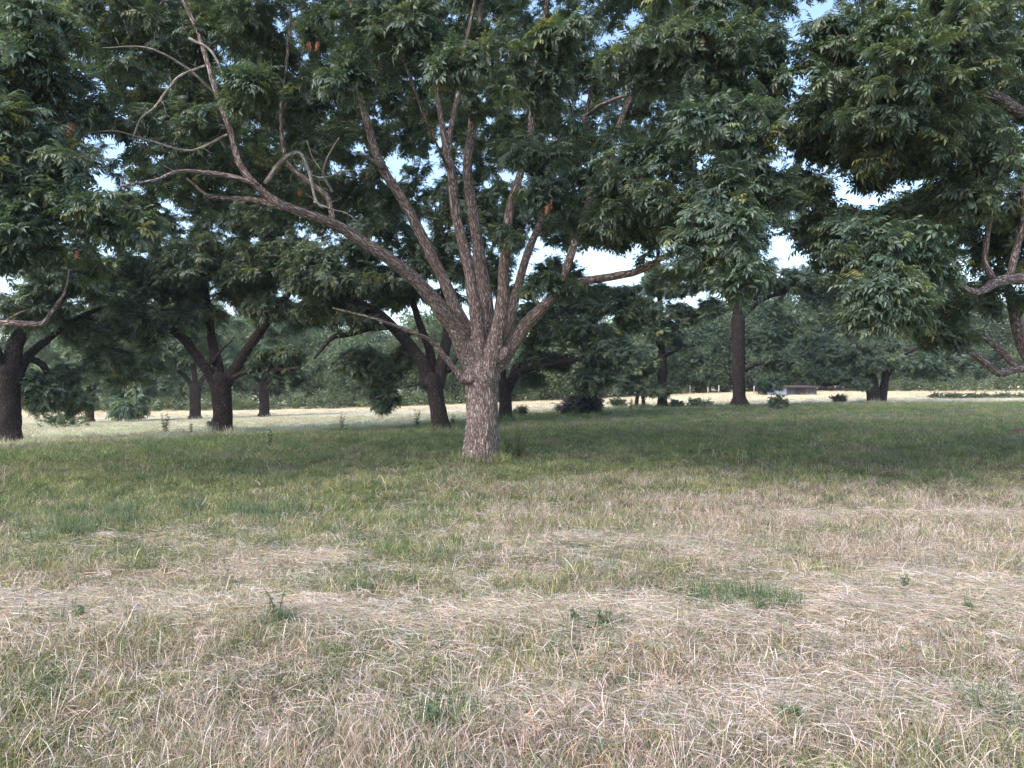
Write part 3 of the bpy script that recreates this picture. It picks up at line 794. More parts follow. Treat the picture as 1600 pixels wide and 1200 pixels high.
# --- tree left of centre, behind
b, t = simple(348, 679, 28, 590, 347); d = b[1]
tree('pecan_tree', 'dark forked tree behind the central one on its left, trunk beside small saplings', b, [t], [
    limb([(342, 640, d - .1, 20), (334, 600, d - .1, 19), (315, 565, d, 18), (296, 540, d, 17), (270, 516, d, 15), (235, 487, d, 11), (200, 465, d, 7)], d),
    limb([(345, 600, d, 22), (338, 560, d + .2, 19), (330, 520, d + .4, 15), (322, 460, d + .6, 12), (310, 380, d + .8, 8)], d),
    limb([(352, 600, d, 23), (366, 578, d, 20), (385, 548, d - .2, 18), (405, 520, d - .4, 16), (425, 492, d - .6, 13), (455, 450, d - .8, 10), (480, 390, d - 1, 7)], d),
    limb([(360, 592, d, 12), (378, 584, d - .4, 9), (405, 579, d - .8, 8), (440, 578, d - 1.2, 7), (470, 574, d - 1.6, 4)], d),
    limb([(332, 568, d - .1, 9), (342, 552, d - .3, 5), (356, 538, d - .5, 3), (366, 526, d - .6, 2)], d)],
    [B(230, 430, d, 1.9, 1.6, 1.0, 100), B(330, 410, d - .5, 2.2, 1.8, 1.1, 130), B(445, 410, d - .8, 1.8, 1.4, 1.0, 110), B(240, 535, d + .6, .9, .7, .5, 34), B(300, 450, d + 1, 2, 1.5, .8, 80), B(400, 350, d, 2.2, 1.6, .8, 80), B(375, 445, d + .5, 1.5, 1.1, .6, 50), B(390, 470, d + 1.5, 1.4, 1.1, .6, 50), B(215, 570, d + 2, 1.1, .9, .4, 30), B(175, 470, d, 1.0, .9, .6, 40), B(300, 490, d, 1.3, 1, .45, 30), B(420, 480, d - .6, 1.1, .9, .5, 40),
     B(440, 560, d - .8, 1.0, .7, .5, 60), B(455, 590, d - .8, .6, .5, .3, 16), B(490, 480, d, 1.1, .8, .8, 50), B(220, 500, d, 1.2, 1, .5, 40), B(130, 430, d, 1.4, 1.2, .9, 50), B(150, 520, d + 1, .8, .8, .5, 26), B(330, 300, d + .6, 3.4, 2.5, 1.3, 150), B(200, 340, d + .4, 2, 1.8, 1.0, 70), B(330, 170, d + 1, 4, 3, 2, 150), W(-9.5, 23, 13, 4, 3, 2, 90), B(500, 320, d, 2.0, 1.6, 1.2, 90)],
    M_BARKD, M_TWIG, GT, 1.1, (3, 5), 0, (16, 10), dens=1.45)

# --- tree close behind the central trunk, left
b, t = simple(690, 674, 26, 590, 676); d = b[1]
tree('pecan_tree', 'brown tree leaning left just behind the central trunk with long low limbs', b, [t], [
    limb([(672, 604, d, 27), (660, 570, d, 24), (645, 545, d, 22), (622, 518, d - .2, 20), (590, 490, d - .5, 17), (555, 470, d - .8, 14), (515, 458, d - 1.1, 11), (470, 430, d - 1.4, 8)], d),
    limb([(615, 510, d - .3, 14), (585, 512, d - .6, 12), (550, 520, d - .8, 10), (522, 526, d - 1, 9), (503, 545, d - 1.2, 7), (490, 560, d - 1.3, 4)], d),
    limb([(684, 604, d, 24), (692, 560, d + .3, 21), (700, 500, d + .6, 17), (690, 430, d + .9, 13), (680, 340, d + 1.2, 9)], d),
    limb([(678, 600, d + .2, 20), (672, 550, d + .6, 16), (650, 490, d + 1.2, 12), (630, 420, d + 1.8, 8)], d),
    limb([(700, 580, d + .1, 10), (718, 555, d + .6, 8), (740, 540, d + 1.2, 5)], d),
    limb([(640, 520, d + .3, 10), (620, 560, d + 1, 7), (600, 585, d + 1.4, 5)], d)],
    [B(592, 580, d + 1.5, 1.2, .9, .5, 34), B(600, 615, d + 1.5, .8, .6, .35, 14), B(640, 555, d + 1.4, 1.0, .8, .4, 22), B(555, 560, d + 1.4, .9, .7, .5, 20), B(520, 475, d + .5, 1.6, 1.2, .6, 46), B(615, 460, d + 1.5, 1.6, 1.2, .6, 44), B(540, 440, d - 1, 1.3, 1.1, .5, 45), B(600, 430, d, 1.4, 1.2, .6, 44), B(680, 400, d + 1, 1.6, 1.5, .9, 50), B(480, 420, d - 1.2, 1.2, .9, .9, 55), B(570, 390, d - .5, 1.4, 1, .6, 44), B(700, 470, d + 2, 1, .8, .5, 22), B(600, 630, d + 1.5, .4, .4, .3, 12), B(560, 500, d - .6, .9, .8, .3, 18),
     B(580, 330, d + 1, 2.8, 2, 1.4, 150), B(720, 310, d + 1.2, 2.4, 1.8, 1.5, 120), B(650, 180, d + 1, 4, 3, 2.2, 130), B(480, 220, d + 1, 3, 2.5, 1.8, 110), W(-4, 25, 14, 4, 3, 2, 90), B(470, 600, d + 1, .4, .4, .2, 0), B(715, 580, d + 1, .4, .3, .25, 6)],
    M_BARKD, M_TWIG, GT, 1.15, (3, 5), 0, (16, 10), dens=1.45)

# --- tree behind the central trunk, right
b, t = simple(790, 657, 20, 600, 789); d = b[1]
tree('pecan_tree', 'dark tree half hidden behind the central trunk with a limb sweeping right', b, [t], [
    limb([(793, 610, d, 17), (805, 588, d, 14), (830, 574, d - .4, 12), (868, 568, d - .8, 11), (915, 558, d - 1.2, 9), (960, 556, d - 1.6, 6)], d),
    limb([(792, 610, d, 16), (812, 565, d + .3, 14), (838, 530, d + .6, 12), (860, 480, d + .8, 9), (890, 420, d + 1, 6)], d),
    limb([(787, 608, d, 18), (780, 560, d, 15), (776, 500, d, 12), (785, 420, d, 9), (800, 320, d, 6)], d),
    limb([(782, 560, d, 8), (745, 530, d, 9), (725, 500, d, 9), (708, 470, d - .4, 8), (698, 440, d - .8, 6)], d)],
    [B(900, 520, d, 2.2, 1.6, .75, 110), B(880, 470, d + 1, 1.9, 1.4, .7, 60), B(960, 470, d + 1, 1.9, 1.4, .8, 80), B(770, 430, d + 2, 2.0, 1.4, 1.1, 70), B(830, 590, d + .5, .7, .6, .3, 16), B(850, 560, d + .5, 1.1, 1, .5, 40), B(960, 550, d - 1, 1.4, 1.2, .75, 90), B(930, 590, d - 1, .9, .8, .5, 45), B(840, 500, d + .4, 1.0, 1, .8, 30), B(870, 430, d + 1, 1.4, 1.2, .8, 36), B(940, 470, d, 1.5, 1.3, .7, 50), B(1000, 490, d, 1.3, 1.1, .7, 40),
     B(820, 340, d, 3.2, 2.4, 1.6, 150), B(950, 330, d + .5, 3, 2.2, 1.4, 110), B(850, 170, d, 5, 3, 2.4, 150), B(1020, 200, d, 4, 3, 2, 100), W(1, 28, 14, 4, 3, 2, 110)],
    M_BARKD, M_TWIG, GT, 1.25, (3, 5), 0, (14, 8), dens=1.45)

# --- slim tree right of centre
b, t = simple(1035, 637, 14, 560, 1034); d = b[1]
tree('pecan_tree', 'slender straight dark tree standing beside a leaning forked stump', b, [t], [
    limb([(1034, 570, d, 13), (1033, 520, d, 11), (1030, 450, d, 9), (1028, 380, d, 6)], d),
    limb([(1034, 545, d, 7), (1015, 525, d, 5), (990, 510, d, 4)], d),
    limb([(1034, 560, d, 7), (1060, 545, d, 5), (1085, 540, d, 4)], d)],
    [B(1030, 520, d, 1.5, 1.3, 1.0, 70), B(995, 570, d - .4, 1.2, 1, .75, 70), B(1075, 560, d, .8, .8, .8, 45), B(1030, 440, d, 1.8, 1.6, 1.2, 90), B(1060, 590, d, .6, .6, .5, 22), B(1000, 480, d, 1.6, 1.3, .9, 50), B(1065, 490, d, 1.5, 1.2, .8, 46), B(960, 540, d, 1.2, 1, .7, 40), B(1030, 610, d - .5, 1.2, .7, .25, 26), B(1020, 350, d, 2.6, 2, 1.6, 90), B(975, 600, d - .4, .6, .6, .5, 24), B(1030, 240, d, 3, 2.6, 2, 70)],
    M_BARKD, M_TWIG, GT, 1.25, (3, 5), 0, (12, 8), dens=1.45)

# --- straight trunk right
b, t = simple(1155, 636, 19, 500, 1153, 1.7); d = b[1]
tree('pecan_tree', 'tall straight black-trunked tree with a bare dead sapling against its left side', b, [t], [
    limb([(1153, 510, d, 19), (1150, 450, d, 16), (1148, 380, d, 13), (1145, 300, d, 9), (1150, 200, d, 6)], d),
    limb([(1160, 580, d, 9), (1180, 570, d - .3, 7), (1205, 564, d - .6, 6), (1235, 560, d - .8, 4)], d),
    limb([(1150, 480, d, 9), (1125, 455, d - .3, 7), (1090, 440, d - .6, 5)], d),
    limb([(1155, 500, d, 10), (1190, 470, d, 8), (1230, 455, d, 6)], d)],
    [B(1150, 420, d, 2.3, 2, .9, 90), B(1230, 500, d, 1.6, 1.4, 1.0, 90), B(1085, 440, d, 1.5, 1.2, 1.0, 60), B(1200, 600, d - 1, .7, .6, .3, 20), B(1280, 470, d, 1.4, 1.2, 1, 50), B(1225, 565, d - .6, 1.1, 1, .5, 55), B(1190, 440, d, 1.6, 1.3, .9, 60), B(1110, 480, d + .5, 1.2, 1, .6, 36), B(1265, 440, d, 1.6, 1.3, 1.0, 60), B(1190, 540, d + .5, 1.3, 1.0, .6, 40), B(1150, 310, d, 3, 2.4, 1.5, 110), B(1150, 180, d, 4, 3, 2.2, 100), W(7.5, 28, 13, 2.4, 3, 2, 80), B(1220, 340, d, 1.6, 1.5, 1.0, 40)],
    M_BARKD, M_TWIG, GT, 1.25, (3, 5), 0, (14, 8), dens=1.45)

# --- spreading tree at right
b = hit(1368, 629); d = b[1]
def st(px, w, tx, fy): return limb([(px, 634, d, w * 1.3), (px, 626, d, w * 1.15), ((px + tx) / 2, 605, d, w), (tx, fy, d, w * .9)], d)
tree('pecan_tree', 'low spreading dark tree whose stems split near the ground under drooping boughs', b, [st(1366, 19, 1360, 585), st(1378, 12, 1384, 580)], [
    limb([(1360, 600, d, 14), (1335, 590, d - .2, 9), (1310, 598, d - .5, 7), (1285, 600, d - .8, 6), (1262, 592, d - 1, 4)], d),
    limb([(1362, 592, d, 15), (1345, 550, d, 12), (1310, 500, d, 9), (1280, 440, d, 6)], d),
    limb([(1362, 590, d, 15), (1368, 530, d, 13), (1370, 450, d, 10), (1360, 360, d, 7)], d),
    limb([(1384, 588, d, 11), (1405, 560, d, 9), (1440, 540, d, 7), (1475, 530, d, 5)], d),
    ],
    [B(1370, 540, d - .4, 2.0, 1.8, .8, 110), B(1280, 540, d, 1.6, 1.4, .9, 90), B(1455, 555, d, 1.5, 1.3, .8, 85), B(1320, 450, d, 2.2, 1.8, 1.3, 120), B(1450, 450, d, 2.2, 1.8, 1.3, 120), B(1270, 580, d - .6, 1.0, .8, .5, 44), B(1340, 575, d - 1, 1.3, .9, .5, 70), B(1420, 580, d - 1, 1.3, .9, .45, 70), B(1300, 555, d - 1, 1.6, 1.2, .7, 80), B(1445, 565, d - 1, 1.5, 1.2, .55, 70), B(1370, 550, d - 1.2, 1.5, 1.1, .7, 70), B(1235, 560, d, 1.3, 1, .7, 60), B(1490, 560, d - .4, 0.9, .8, .45, 30), B(1500, 520, d, 1.2, 1, .9, 50), B(1400, 385, d + .6, 2, 2.0, .8, 50), B(1480, 380, d + .6, 2, 1.8, 1.0, 70), W(14.8, 27, 11.5, 3, 3, 2.2, 90), B(1290, 585, d - 1.5, 1.5, .9, .4, 80), B(1455, 585, d - 1.5, 1.5, .9, .4, 80), B(1380, 565, d - 2, 1.5, .9, .5, 90), B(1340, 598, d - 1.5, .9, .7, .25, 36), B(1250, 575, d - 1, 1.0, .8, .5, 50), B(1510, 575, d, .6, .6, .3, 12)],
    M_BARKD, M_TWIG, GT, 1.25, (3, 5), 0, (12, 8), dens=1.45)

# --- tree whose trunk stands outside the frame on the right
b = np.array((12.6, 14.5, float(terr(12.6, 14.5)))); d = 14.5
def wl(*q): return np.array([v[:3] for v in q], float), np.array([v[3] for v in q], float)
tz = b[2]
t = wl((12.6, 14.5, tz - .1, .46), (12.6, 14.5, tz + .1, .38), (12.55, 14.5, tz + .9, .33), (12.5, 14.5, tz + 1.7, .36), (12.5, 14.5, tz + 1.95, .25))
e1 = P(1610, 432, 13); e2 = P(1615, 580, 15)
tree('pecan_tree', 'tree beyond the right edge sending long lichened limbs and drooping boughs into view', b, [t], [
    (np.vstack([(12.4, 14.4, tz + 1.5), (11.2, 13.8, 3.1), P(1640, 425, 13.1), P(1600, 432, 12.9), P(1560, 442, 12.6), P(1528, 456, 12.3), P(1490, 440, 11.8), P(1450, 400, 11.2), P(1410, 370, 10.8)]), np.array([.17, .14, .11, .10, .085, .06, .04, .028, .018])),
    (np.vstack([P(1556, 440, 12.6), P(1541, 415, 12.5), P(1540, 395, 12.4), P(1548, 350, 12.2), P(1572, 295, 12), P(1590, 200, 11.6)]), np.array([.05, .05, .045, .04, .035, .025])),
    (np.vstack([P(1575, 440, 12.7), P(1590, 385, 12.7), P(1602, 330, 12.5), P(1590, 250, 12.2)]), np.array([.06, .055, .05, .03])),
    (np.vstack([(12.3, 14.6, tz + 1.2), P(1680, 570, 15.2), P(1610, 575, 15.4), P(1580, 580, 15.4), P(1558, 583, 15.3), P(1535, 565, 15.2), P(1500, 540, 15), P(1470, 525, 14.8), P(1430, 505, 14.4)]), np.array([.16, .11, .08, .074, .07, .066, .06, .045, .025])),
    (np.vstack([P(1590, 577, 15.4), P(1560, 545, 15.8), P(1520, 520, 16), P(1490, 500, 16), P(1450, 470, 16)]), np.array([.07, .066, .06, .045, .025])),
    (np.vstack([P(1612, 565, 15.4), P(1600, 545, 15.6), P(1588, 500, 15.8), P(1578, 455, 16), P(1568, 440, 16), P(1560, 400, 16), P(1540, 330, 16)]), np.array([.12, .12, .115, .10, .07, .055, .03])),
    (np.vstack([P(1588, 500, 15.8), P(1612, 470, 15.4), P(1650, 440, 15)]), np.array([.04, .035, .03])),
    (np.vstack([(12.4, 14.3, tz + 1.7), (10.8, 12.6, 4.6), P(1600, 180, 11.3), P(1500, 130, 10.6), P(1410, 110, 10.2), P(1330, 60, 10.4)]), np.array([.2, .16, .10, .06, .04, .02])),
    (np.vstack([(12.5, 14.6, tz + 1.7), (12, 15, 5), (11, 15.5, 7.5), (9.5, 15.5, 9.5)]), np.array([.22, .18, .13, .08]))],
    [B(1400, 130, 10.2, 1.1, 1.0, .75, 75), B(1500, 70, 10.5, 1.2, 1.2, .8, 75), B(1570, 230, 10.8, 1.0, 1.0, 1.0, 70), B(1430, 215, 10.8, .9, .9, .45, 40), B(1330, 190, 11.3, .8, .8, .5, 40), B(1285, 120, 11.5, .35, .6, .8, 24), B(1330, 50, 11, .6, .7, .5, 26), B(1270, 225, 12, .6, .7, .35, 30), B(1255, 290, 12.2, .4, .6, .3, 16), 
     B(1440, 270, 13.5, .9, .9, .6, 34), B(1490, 300, 11.5, .5, .6, .4, 20), B(1400, 310, 13.5, .6, .7, .5, 24), B(1365, 275, 11.8, .7, .5, .4, 13), B(1420, 250, 11.3, .6, .5, .3, 14), B(1285, 345, 12, .6, .6, .35, 26), B(1430, 335, 13, .9, .7, .5, 40), B(1500, 240, 13, .9, .8, .6, 36),
     B(1390, 390, 10.4, .75, .6, .38, 58), B(1395, 470, 10.1, .55, .45, .42, 58), B(1300, 400, 11, .55, .5, .4, 34), B(1310, 365, 11, .5, .5, .2, 20), B(1450, 425, 10.6, .4, .4, .3, 20),
     B(1520, 360, 15.5, 1.2, 1.2, .7, 50), B(1590, 400, 15, 1.0, 1, .9, 36), B(1500, 470, 15.5, 1.2, 1, .6, 60), B(1470, 520, 15, .7, .7, .4, 24), B(1570, 130, 14, 1.6, 1.6, 1.3, 90), B(1480, 170, 14, 1.4, 1.4, .9, 60), B(1590, 330, 13, .7, .8, .5, 24),
     W(9, 11, 8.2, 2, 2, 1.2, 70), W(8, 14, 10, 2.8, 2.6, 1.5, 90), W(12, 12, 8, 2.4, 2.4, 1.5, 60), W(13, 16, 9, 3, 3, 2, 60), W(11, 15, 13, 4, 4, 2, 150), W(14, 19, 11.5, 3.5, 3, 2, 80)],
    M_BARK, M_TWIG, GT, 0.88, (2, 4), 300, (18, 12), dens=1.25, hi=np.array((0.160, 0.198, 0.125)), yellow=.06)

# --- tree outside the frame on the left
b = np.array((-12.5, 12.5, float(terr(-12.5, 12.5)))); tz = b[2]
tree('pecan_tree', 'tree beyond the left edge reaching one bent pinkish limb into view', b, [wl((-12.5, 12.5, tz - .1, .42), (-12.5, 12.5, tz + .1, .34), (-12.45, 12.5, tz + .9, .3), (-12.4, 12.5, tz + 1.8, .31), (-12.4, 12.5, tz + 2, .2))], [
    (np.vstack([(-12.2, 12.4, tz + 1.5), (-10.5, 11.6, 2.6), P(-40, 512, 11.2), P(0, 507, 11), P(40, 507, 10.9), P(68, 505, 10.8), P(80, 488, 10.8), P(96, 468, 10.7), P(104, 455, 10.7), P(112, 420, 10.6)]), np.array([.14, .10, .055, .048, .044, .04, .028, .022, .018, .01])),
    (np.vstack([(-12.2, 12.4, tz + 1.7), (-11, 11.4, 4.2), (-9.2, 10.6, 5.4), P(10, 60, 10.4)]), np.array([.2, .15, .1, .05])),
    (np.vstack([P(4, 506, 11), P(30, 488, 10.9), P(58, 480, 10.9)]), np.array([.02, .015, .006]))],
    [B(-30, 330, 10.4, 1.0, 1.0, 1.2, 60), B(15, 230, 10.3, .6, .7, .6, 34), B(10, 60, 10.4, 1.0, 1.0, .8, 60), B(20, 380, 10.2, .5, .5, .3, 22), B(-60, 150, 11, 1.6, 1.6, 1.6, 60), W(-9.5, 12, 8, 2.4, 2.4, 1.3, 70), W(-13, 13, 8, 3, 3, 2, 60), W(-12, 14, 12.5, 4, 4, 2, 130)],
    M_BARK, M_TWIG, GT, 1.0, (2, 4), 150, (16, 10), dens=1.45)

# --- orchard trees out in the field
def field_tree(px, py, w, d_limbs, blobs_px, label):
    b, t = simple(px, py, w, py - 48, px); d = b[1]
    k = d / F
    L = [limb([(px + dx0, py - 50, d, w * .7)] + [(px + x, py + y, d, ww) for x, y, ww in pts], d) for dx0, pts in d_limbs]
    bl = [(P(px + x, py + y, d + dz), (rx * k, rx * k * .9, rz * k), n) for x, y, dz, rx, rz, n in blobs_px]
    tree('pecan_tree', label, b, [t], L, bl, M_BARKD, M_TWIG, GT, 2.1, (3, 4), 0, (12, 8), lo=LO * 1.25, hi=HI * 1.15, twig_r=.005)
field_tree(305, 655, 16, [(-3, [(-20, -70, 8), (-40, -85, 6), (-60, -85, 4)]), (0, [(-2, -80, 9), (-8, -130, 6)]), (3, [(18, -75, 7), (30, -110, 5)])],
    [(-50, -90, 0, 34, 16, 60), (-15, -115, 0, 50, 25, 110), (35, -100, 0, 32, 22, 60), (0, -160, 0, 60, 30, 110), (-55, -55, -1, 22, 12, 26)], 'grey tree in the sunny field seen just left of the dark forked trunk')
field_tree(413, 651, 15, [(0, [(0, -80, 10), (-4, -130, 6)]), (-2, [(-25, -70, 5), (-50, -75, 4)]), (2, [(25, -75, 5), (50, -80, 4)])],
    [(0, -95, 0, 50, 20, 100), (-40, -75, 0, 25, 14, 36), (45, -80, 0, 32, 16, 50), (0, -145, 0, 55, 26, 90)], 'grey straight tree in the sunny field seen just right of the dark forked trunk')
field_tree(140, 660, 12, [(0, [(0, -80, 8), (8, -130, 6)]), (2, [(25, -70, 5), (60, -60, 4)])],
    [(20, -85, 0, 60, 30, 120), (70, -60, 0, 40, 26, 80), (20, -140, 0, 70, 34, 120), (-30, -80, 0, 36, 30, 60), (60, -25, -1, 30, 12, 30)], 'hazy low-boughed tree at the left end of the sunny field strip')

# ------------------------------------------------------------------ far woods along the end of the field (one hazy mass)
def woods():
    pos, sc, cc = [], [], []
    for i in range(120):
        u = i / 119.0
        x = -125 + 250 * u + rng.uniform(-2, 2)
        y = 84 + 10 * math.sin(u * 9) * 0.4 + rng.uniform(0, 16) + 0.0006 * x * x
        n0 = float(vnoise(x * 0.09, 3.1, 5))
        h = 5.2 + 6.5 * n0 + rng.uniform(-.8, 1.2) + (y - 84) * .12
        r = h * rng.uniform(.34, .5)
        z0 = float(terr(x, y))
        n = int(70 + r * 18)
        q = rng.normal(size=(n, 3)); q /= np.linalg.norm(q, axis=1)[:, None]; q *= rng.random((n, 1)) ** .35
        p = np.array((x, y, z0 + h * .55)) + q * np.array((r, r, h * .5))
        p[:, 2] = np.maximum(p[:, 2], z0 + .2)
        t = rng.random()
        c0 = np.array((0.06, 0.095, 0.052)) * (1 - t) + np.array((0.12, 0.155, 0.075)) * t
        pos.append(p); sc.append(rng.uniform(1.3, 2.4, n)); cc.append(c0 * rng.uniform(.75, 1.25, (n, 1)))
    n = 1500                      # undergrowth along the edge
    x = rng.uniform(-125, 125, n); y = 80 + 4 * np.sin(x * .08) + rng.uniform(-1.0, 5, n) + 0.0006 * x * x
    p = np.stack([x, y, terr(x, y) + rng.uniform(.1, 1.5, n)], 1)
    pos.append(p); sc.append(rng.uniform(.8, 1.8, n)); cc.append(np.array((0.09, 0.12, 0.06)) * rng.uniform(.7, 1.4, (n, 1)))
    pos = np.concatenate(pos); n = len(pos)
    o = scatter('far_woods', CLUMP_OB, pos, rng.uniform(-3.1, 3.1, (n, 3)), np.concatenate(sc), np.concatenate(cc))
    tag(o, 'hazy line of woods closing the far side of the hay field', 'woods', kind='stuff')
woods()

# ------------------------------------------------------------------ shed at the field edge
def box(mb, c, s):
    c = np.array(c, float); s = np.array(s, float) / 2
    v = [c + s * np.array((i, j, k)) for i in (-1, 1) for j in (-1, 1) for k in (-1, 1)]
    mb.add(v, [(0, 1, 3, 2), (4, 6, 7, 5), (0, 4, 5, 1), (2, 3, 7, 6), (0, 2, 6, 4), (1, 5, 7, 3)])
M_TIN = plain_mat('blue_grey_tin', (0.20, 0.25, 0.34), (0.30, 0.35, 0.44), 3, .6, .1, (6, 1, 1))
M_RUST = plain_mat('rusty_tin', (0.045, 0.028, 0.025), (0.09, 0.052, 0.045), 2, .8, .2)
M_OLDW = plain_mat('old_boards', (0.05, 0.055, 0.07), (0.10, 0.10, 0.12), 4, .9, .2, (8, 8, 1))
M_HOLE = plain_mat('dark_boards', (0.02, 0.018, 0.02), (0.04, 0.035, 0.035), 4)
def shed():
    p = hit(1238, 617)
    r = empty('shed', p); tag(r, 'old blue-grey tin shed with a rusty low roof at the field edge', 'shed')
    k = p[1] / F; w = 78 * k; h = 11.5 * k
    for i in range(5):                                  # upright tin sheets on the left end, boards on the rest
        mb = MB(); box(mb, (-w / 2 + 6 * k * (i + .5), -.02 * (i % 2), h / 2), (6 * k - .03, .06, h)); mb.build('tin_sheet', M_TIN, r, False)
    for i in range(8):
        mb = MB(); ww = (w - 30 * k) / 8; box(mb, (-w / 2 + 30 * k + ww * (i + .5), .10 + .015 * (i % 2), h / 2), (ww - .04, .05, h * (1 if i not in (3, 4) else .96)))
        mb.build('board', M_OLDW, r, False)
    mb = MB(); box(mb, (12 * k, .02, h * .38), (14 * k, .06, h * .76)); mb.build('door', M_HOLE, r, False)
    mb = MB(); box(mb, (0, 1.6, h / 2), (w - .1, 2.8, h - .04)); mb.build('wall', M_HOLE, r, False)
    mb = MB(); e = .25
    a = np.array([(-w / 2 - e, -.3, h), (w / 2 + e, -.3, h), (w / 2 + e, 3.3, h + 2.2 * k), (-w / 2 - e, 3.3, h + 2.2 * k)])
    mb.add(np.concatenate([a, a + (0, 0, .07)]), [(0, 1, 2, 3), (7, 6, 5, 4), (0, 4, 5, 1), (1, 5, 6, 2), (2, 6, 7, 3), (3, 7, 4, 0)])
    for i in range(14):
        x = -w / 2 + w * (i + .5) / 14
        box(mb, (x, 1.5, h + 1.1 * k + .1), (.06, .01, .01))
    mb.build('roof', M_RUST, r, False)
shed()

# ------------------------------------------------------------------ small things at the far edge
M_POST = plain_mat('pale_post', (0.34, 0.32, 0.30), (0.48, 0.46, 0.43), 8)
M_BRSH = leaf_mat('brown_brush', False, (0.13, 0.085, 0.075), (0.22, 0.14, 0.12), .1, .8, .1)
M_BRSHI = leaf_mat('brown_brush_scatter', True, trans=.1, rough=.8, spec=.1)
for px, h, lb in ((1078, .9, 'thin pale fence post at the field edge nearest the whitish stone'), (1106, .7, 'shortest thin fence post at the field edge behind the mound of dark weeds'), (1123, .9, 'thin pale fence post at the field edge before the bare dead sapling'), (1178, .8, 'thin pale fence post at the field edge between straight trunk and shed')):
    p = hit(px, 615)
    mb = MB(); tube(mb, [(0, 0, -.1), (0.01, 0, h * .5), (.02, 0, h)], [.05, .05, .045], 7)
    o = mb.build('fence_post', M_POST); o.location = p
    tag(o, lb, 'fence post', 'fence posts along the far field edge')
p = hit(1068, 615)
mb = MB(); tube(mb, [(0, 0, -.05), (0, 0, .2), (.03, 0, .45), (.05, 0, .62)], [.2, .26, .2, .06], 10, .3)
o = mb.build('marker_stone', M_POST); o.location = p
tag(o, 'small whitish stone in the stubble beside the thin fence posts', 'stone')

def shrub(name, label, cat, p, blobs, colr, leafscale=1.0, group=None, stems=True, dark=M_BARKD):
    r = empty(name, p); tag(r, label, cat, group)
    pos = []
    for c, rad, n in blobs:
        q = rng.normal(size=(n, 3)); q /= np.linalg.norm(q, axis=1)[:, None]; q *= rng.random((n, 1)) ** .5
        pos.append(np.array(c) + q * np.array(rad))
    pos = np.concatenate(pos); pos = pos[pos[:, 2] > .05]; n = len(pos)
    if stems:
        mb = MB()
        for k in range(min(14, n)):
            e = pos[rng.integers(0, n)]
            tube(mb, [(e[0] * .1, e[1] * .1, -.05), (e[0] * .55, e[1] * .5, e[2] * .6), tuple(e)], [.02, .014, .005], 5)
        mb.build('stem', dark, r)
    t = rng.random((n, 1))
    scatter('foliage', CL_OB, pos, np.stack([rng.normal(0, .6, n), rng.normal(0, .6, n), rng.uniform(-3.1, 3.1, n)], 1), leafscale * rng.uniform(.7, 1.3, n), colr[0] * (1 - t) + colr[1] * t, r)
    return r
BR = (np.array((.11, .07, .06)), np.array((.2, .13, .11)))
p = hit(1093, 612)
shrub('brown_shrub', 'rounded brown dead shrub in front of the far woods', 'shrub', p, [((0, 0, .6), (.95, .8, .9), 130)], BR, .9)
GS = (np.array((.05, .075, .035)), np.array((.10, .13, .06)))
for px, py, rx, rz, lab in ((95, 668, 1.6, .9, 'pale green rank bushes behind the tree at the left edge'),
                            (775 + 40, 650, .35, .5, 'small green bush just right of the half hidden trunk'),
                            (1020 + 35, 636, .5, .4, 'low dark bush at the foot of the slender trunk'),
                            (1093, 636, .7, .45, 'low mound of dark weeds between the slender and the straight trunk'),
                            (1215, 640, .45, .75, 'dark upright bush before the shed'),
                            (1310, 628, .5, .5, 'ragged bush left of the low spreading tree'),
                            (965, 636, .7, .55, 'pale grey-green bush right of the brush pile'),
                            (338, 676, .3, .5, 'small bush against the forked trunk')):
    p = hit(px, py)
    shrub('bush', lab, 'bush', p, [((0, 0, rz * .5), (rx, rx * .7, rz * .6), int(30 + 30 * rx))], GS if px not in (1093, 1215, 1055) else (LO, HI * .9), .75)

# dense rank growth along the right
p = hit(1530, 622)
shrub('tall_weed_bank', 'dark bank of rank weeds before the pale strip at right', 'weeds', p, [((x, 0.4 * math.sin(x * 3), .15), (.6, .5, .28), 24) for x in np.linspace(-3.4, 3.2, 12)], (np.array((.045, .075, .04)), np.array((.09, .12, .06))), .8, stems=False)

# brush pile with a fallen bough
p = hit(910, 648)
r = shrub('brush_pile', 'heap of dark fallen brush under the sweeping limb', 'brush pile', p, [((0, 0, .45), (.9, .7, .5), 80), ((.35, 0, .95), (.55, .5, .5), 40), ((-.6, 0, .3), (.6, .5, .3), 30)],
          (np.array((.03, .032, .028)), np.array((.085, .075, .06))), 1.15)
for k in range(16):
    a = rng.uniform(0, 6.28); l = rng.uniform(.7, 1.8); mb = MB()
    s = np.array((math.cos(a) * .3, math.sin(a) * .25, .05)); e = s + np.array((math.cos(a) * l * .9, math.sin(a) * .5 * l, rng.uniform(.0, .9)))
    tube(mb, [s, (s + e) / 2 + (0, 0, rng.uniform(-.1, .2)), e], [.03, .02, .006], 6, .1); mb.build('stick', M_BARKD, r)

# leaning forked stump
p = hit(1001, 636); k = p[1] / F
r = empty('forked_stump', p); tag(r, 'two dead stems leaning together beside the slender trunk', 'stump')
for x0, x1, h in ((-7, -3, 26), (5, 2, 27)):
    mb = MB(); tube(mb, [(x0 * k, 0, -.1), (x0 * k * .75 + x1 * k * .25, .02, h * k * .4), (x1 * k, .05, h * k)], [3.6 * k, 3.0 * k, 2.2 * k], 9, .15, 4); mb.build('stem', M_BARKD, r)

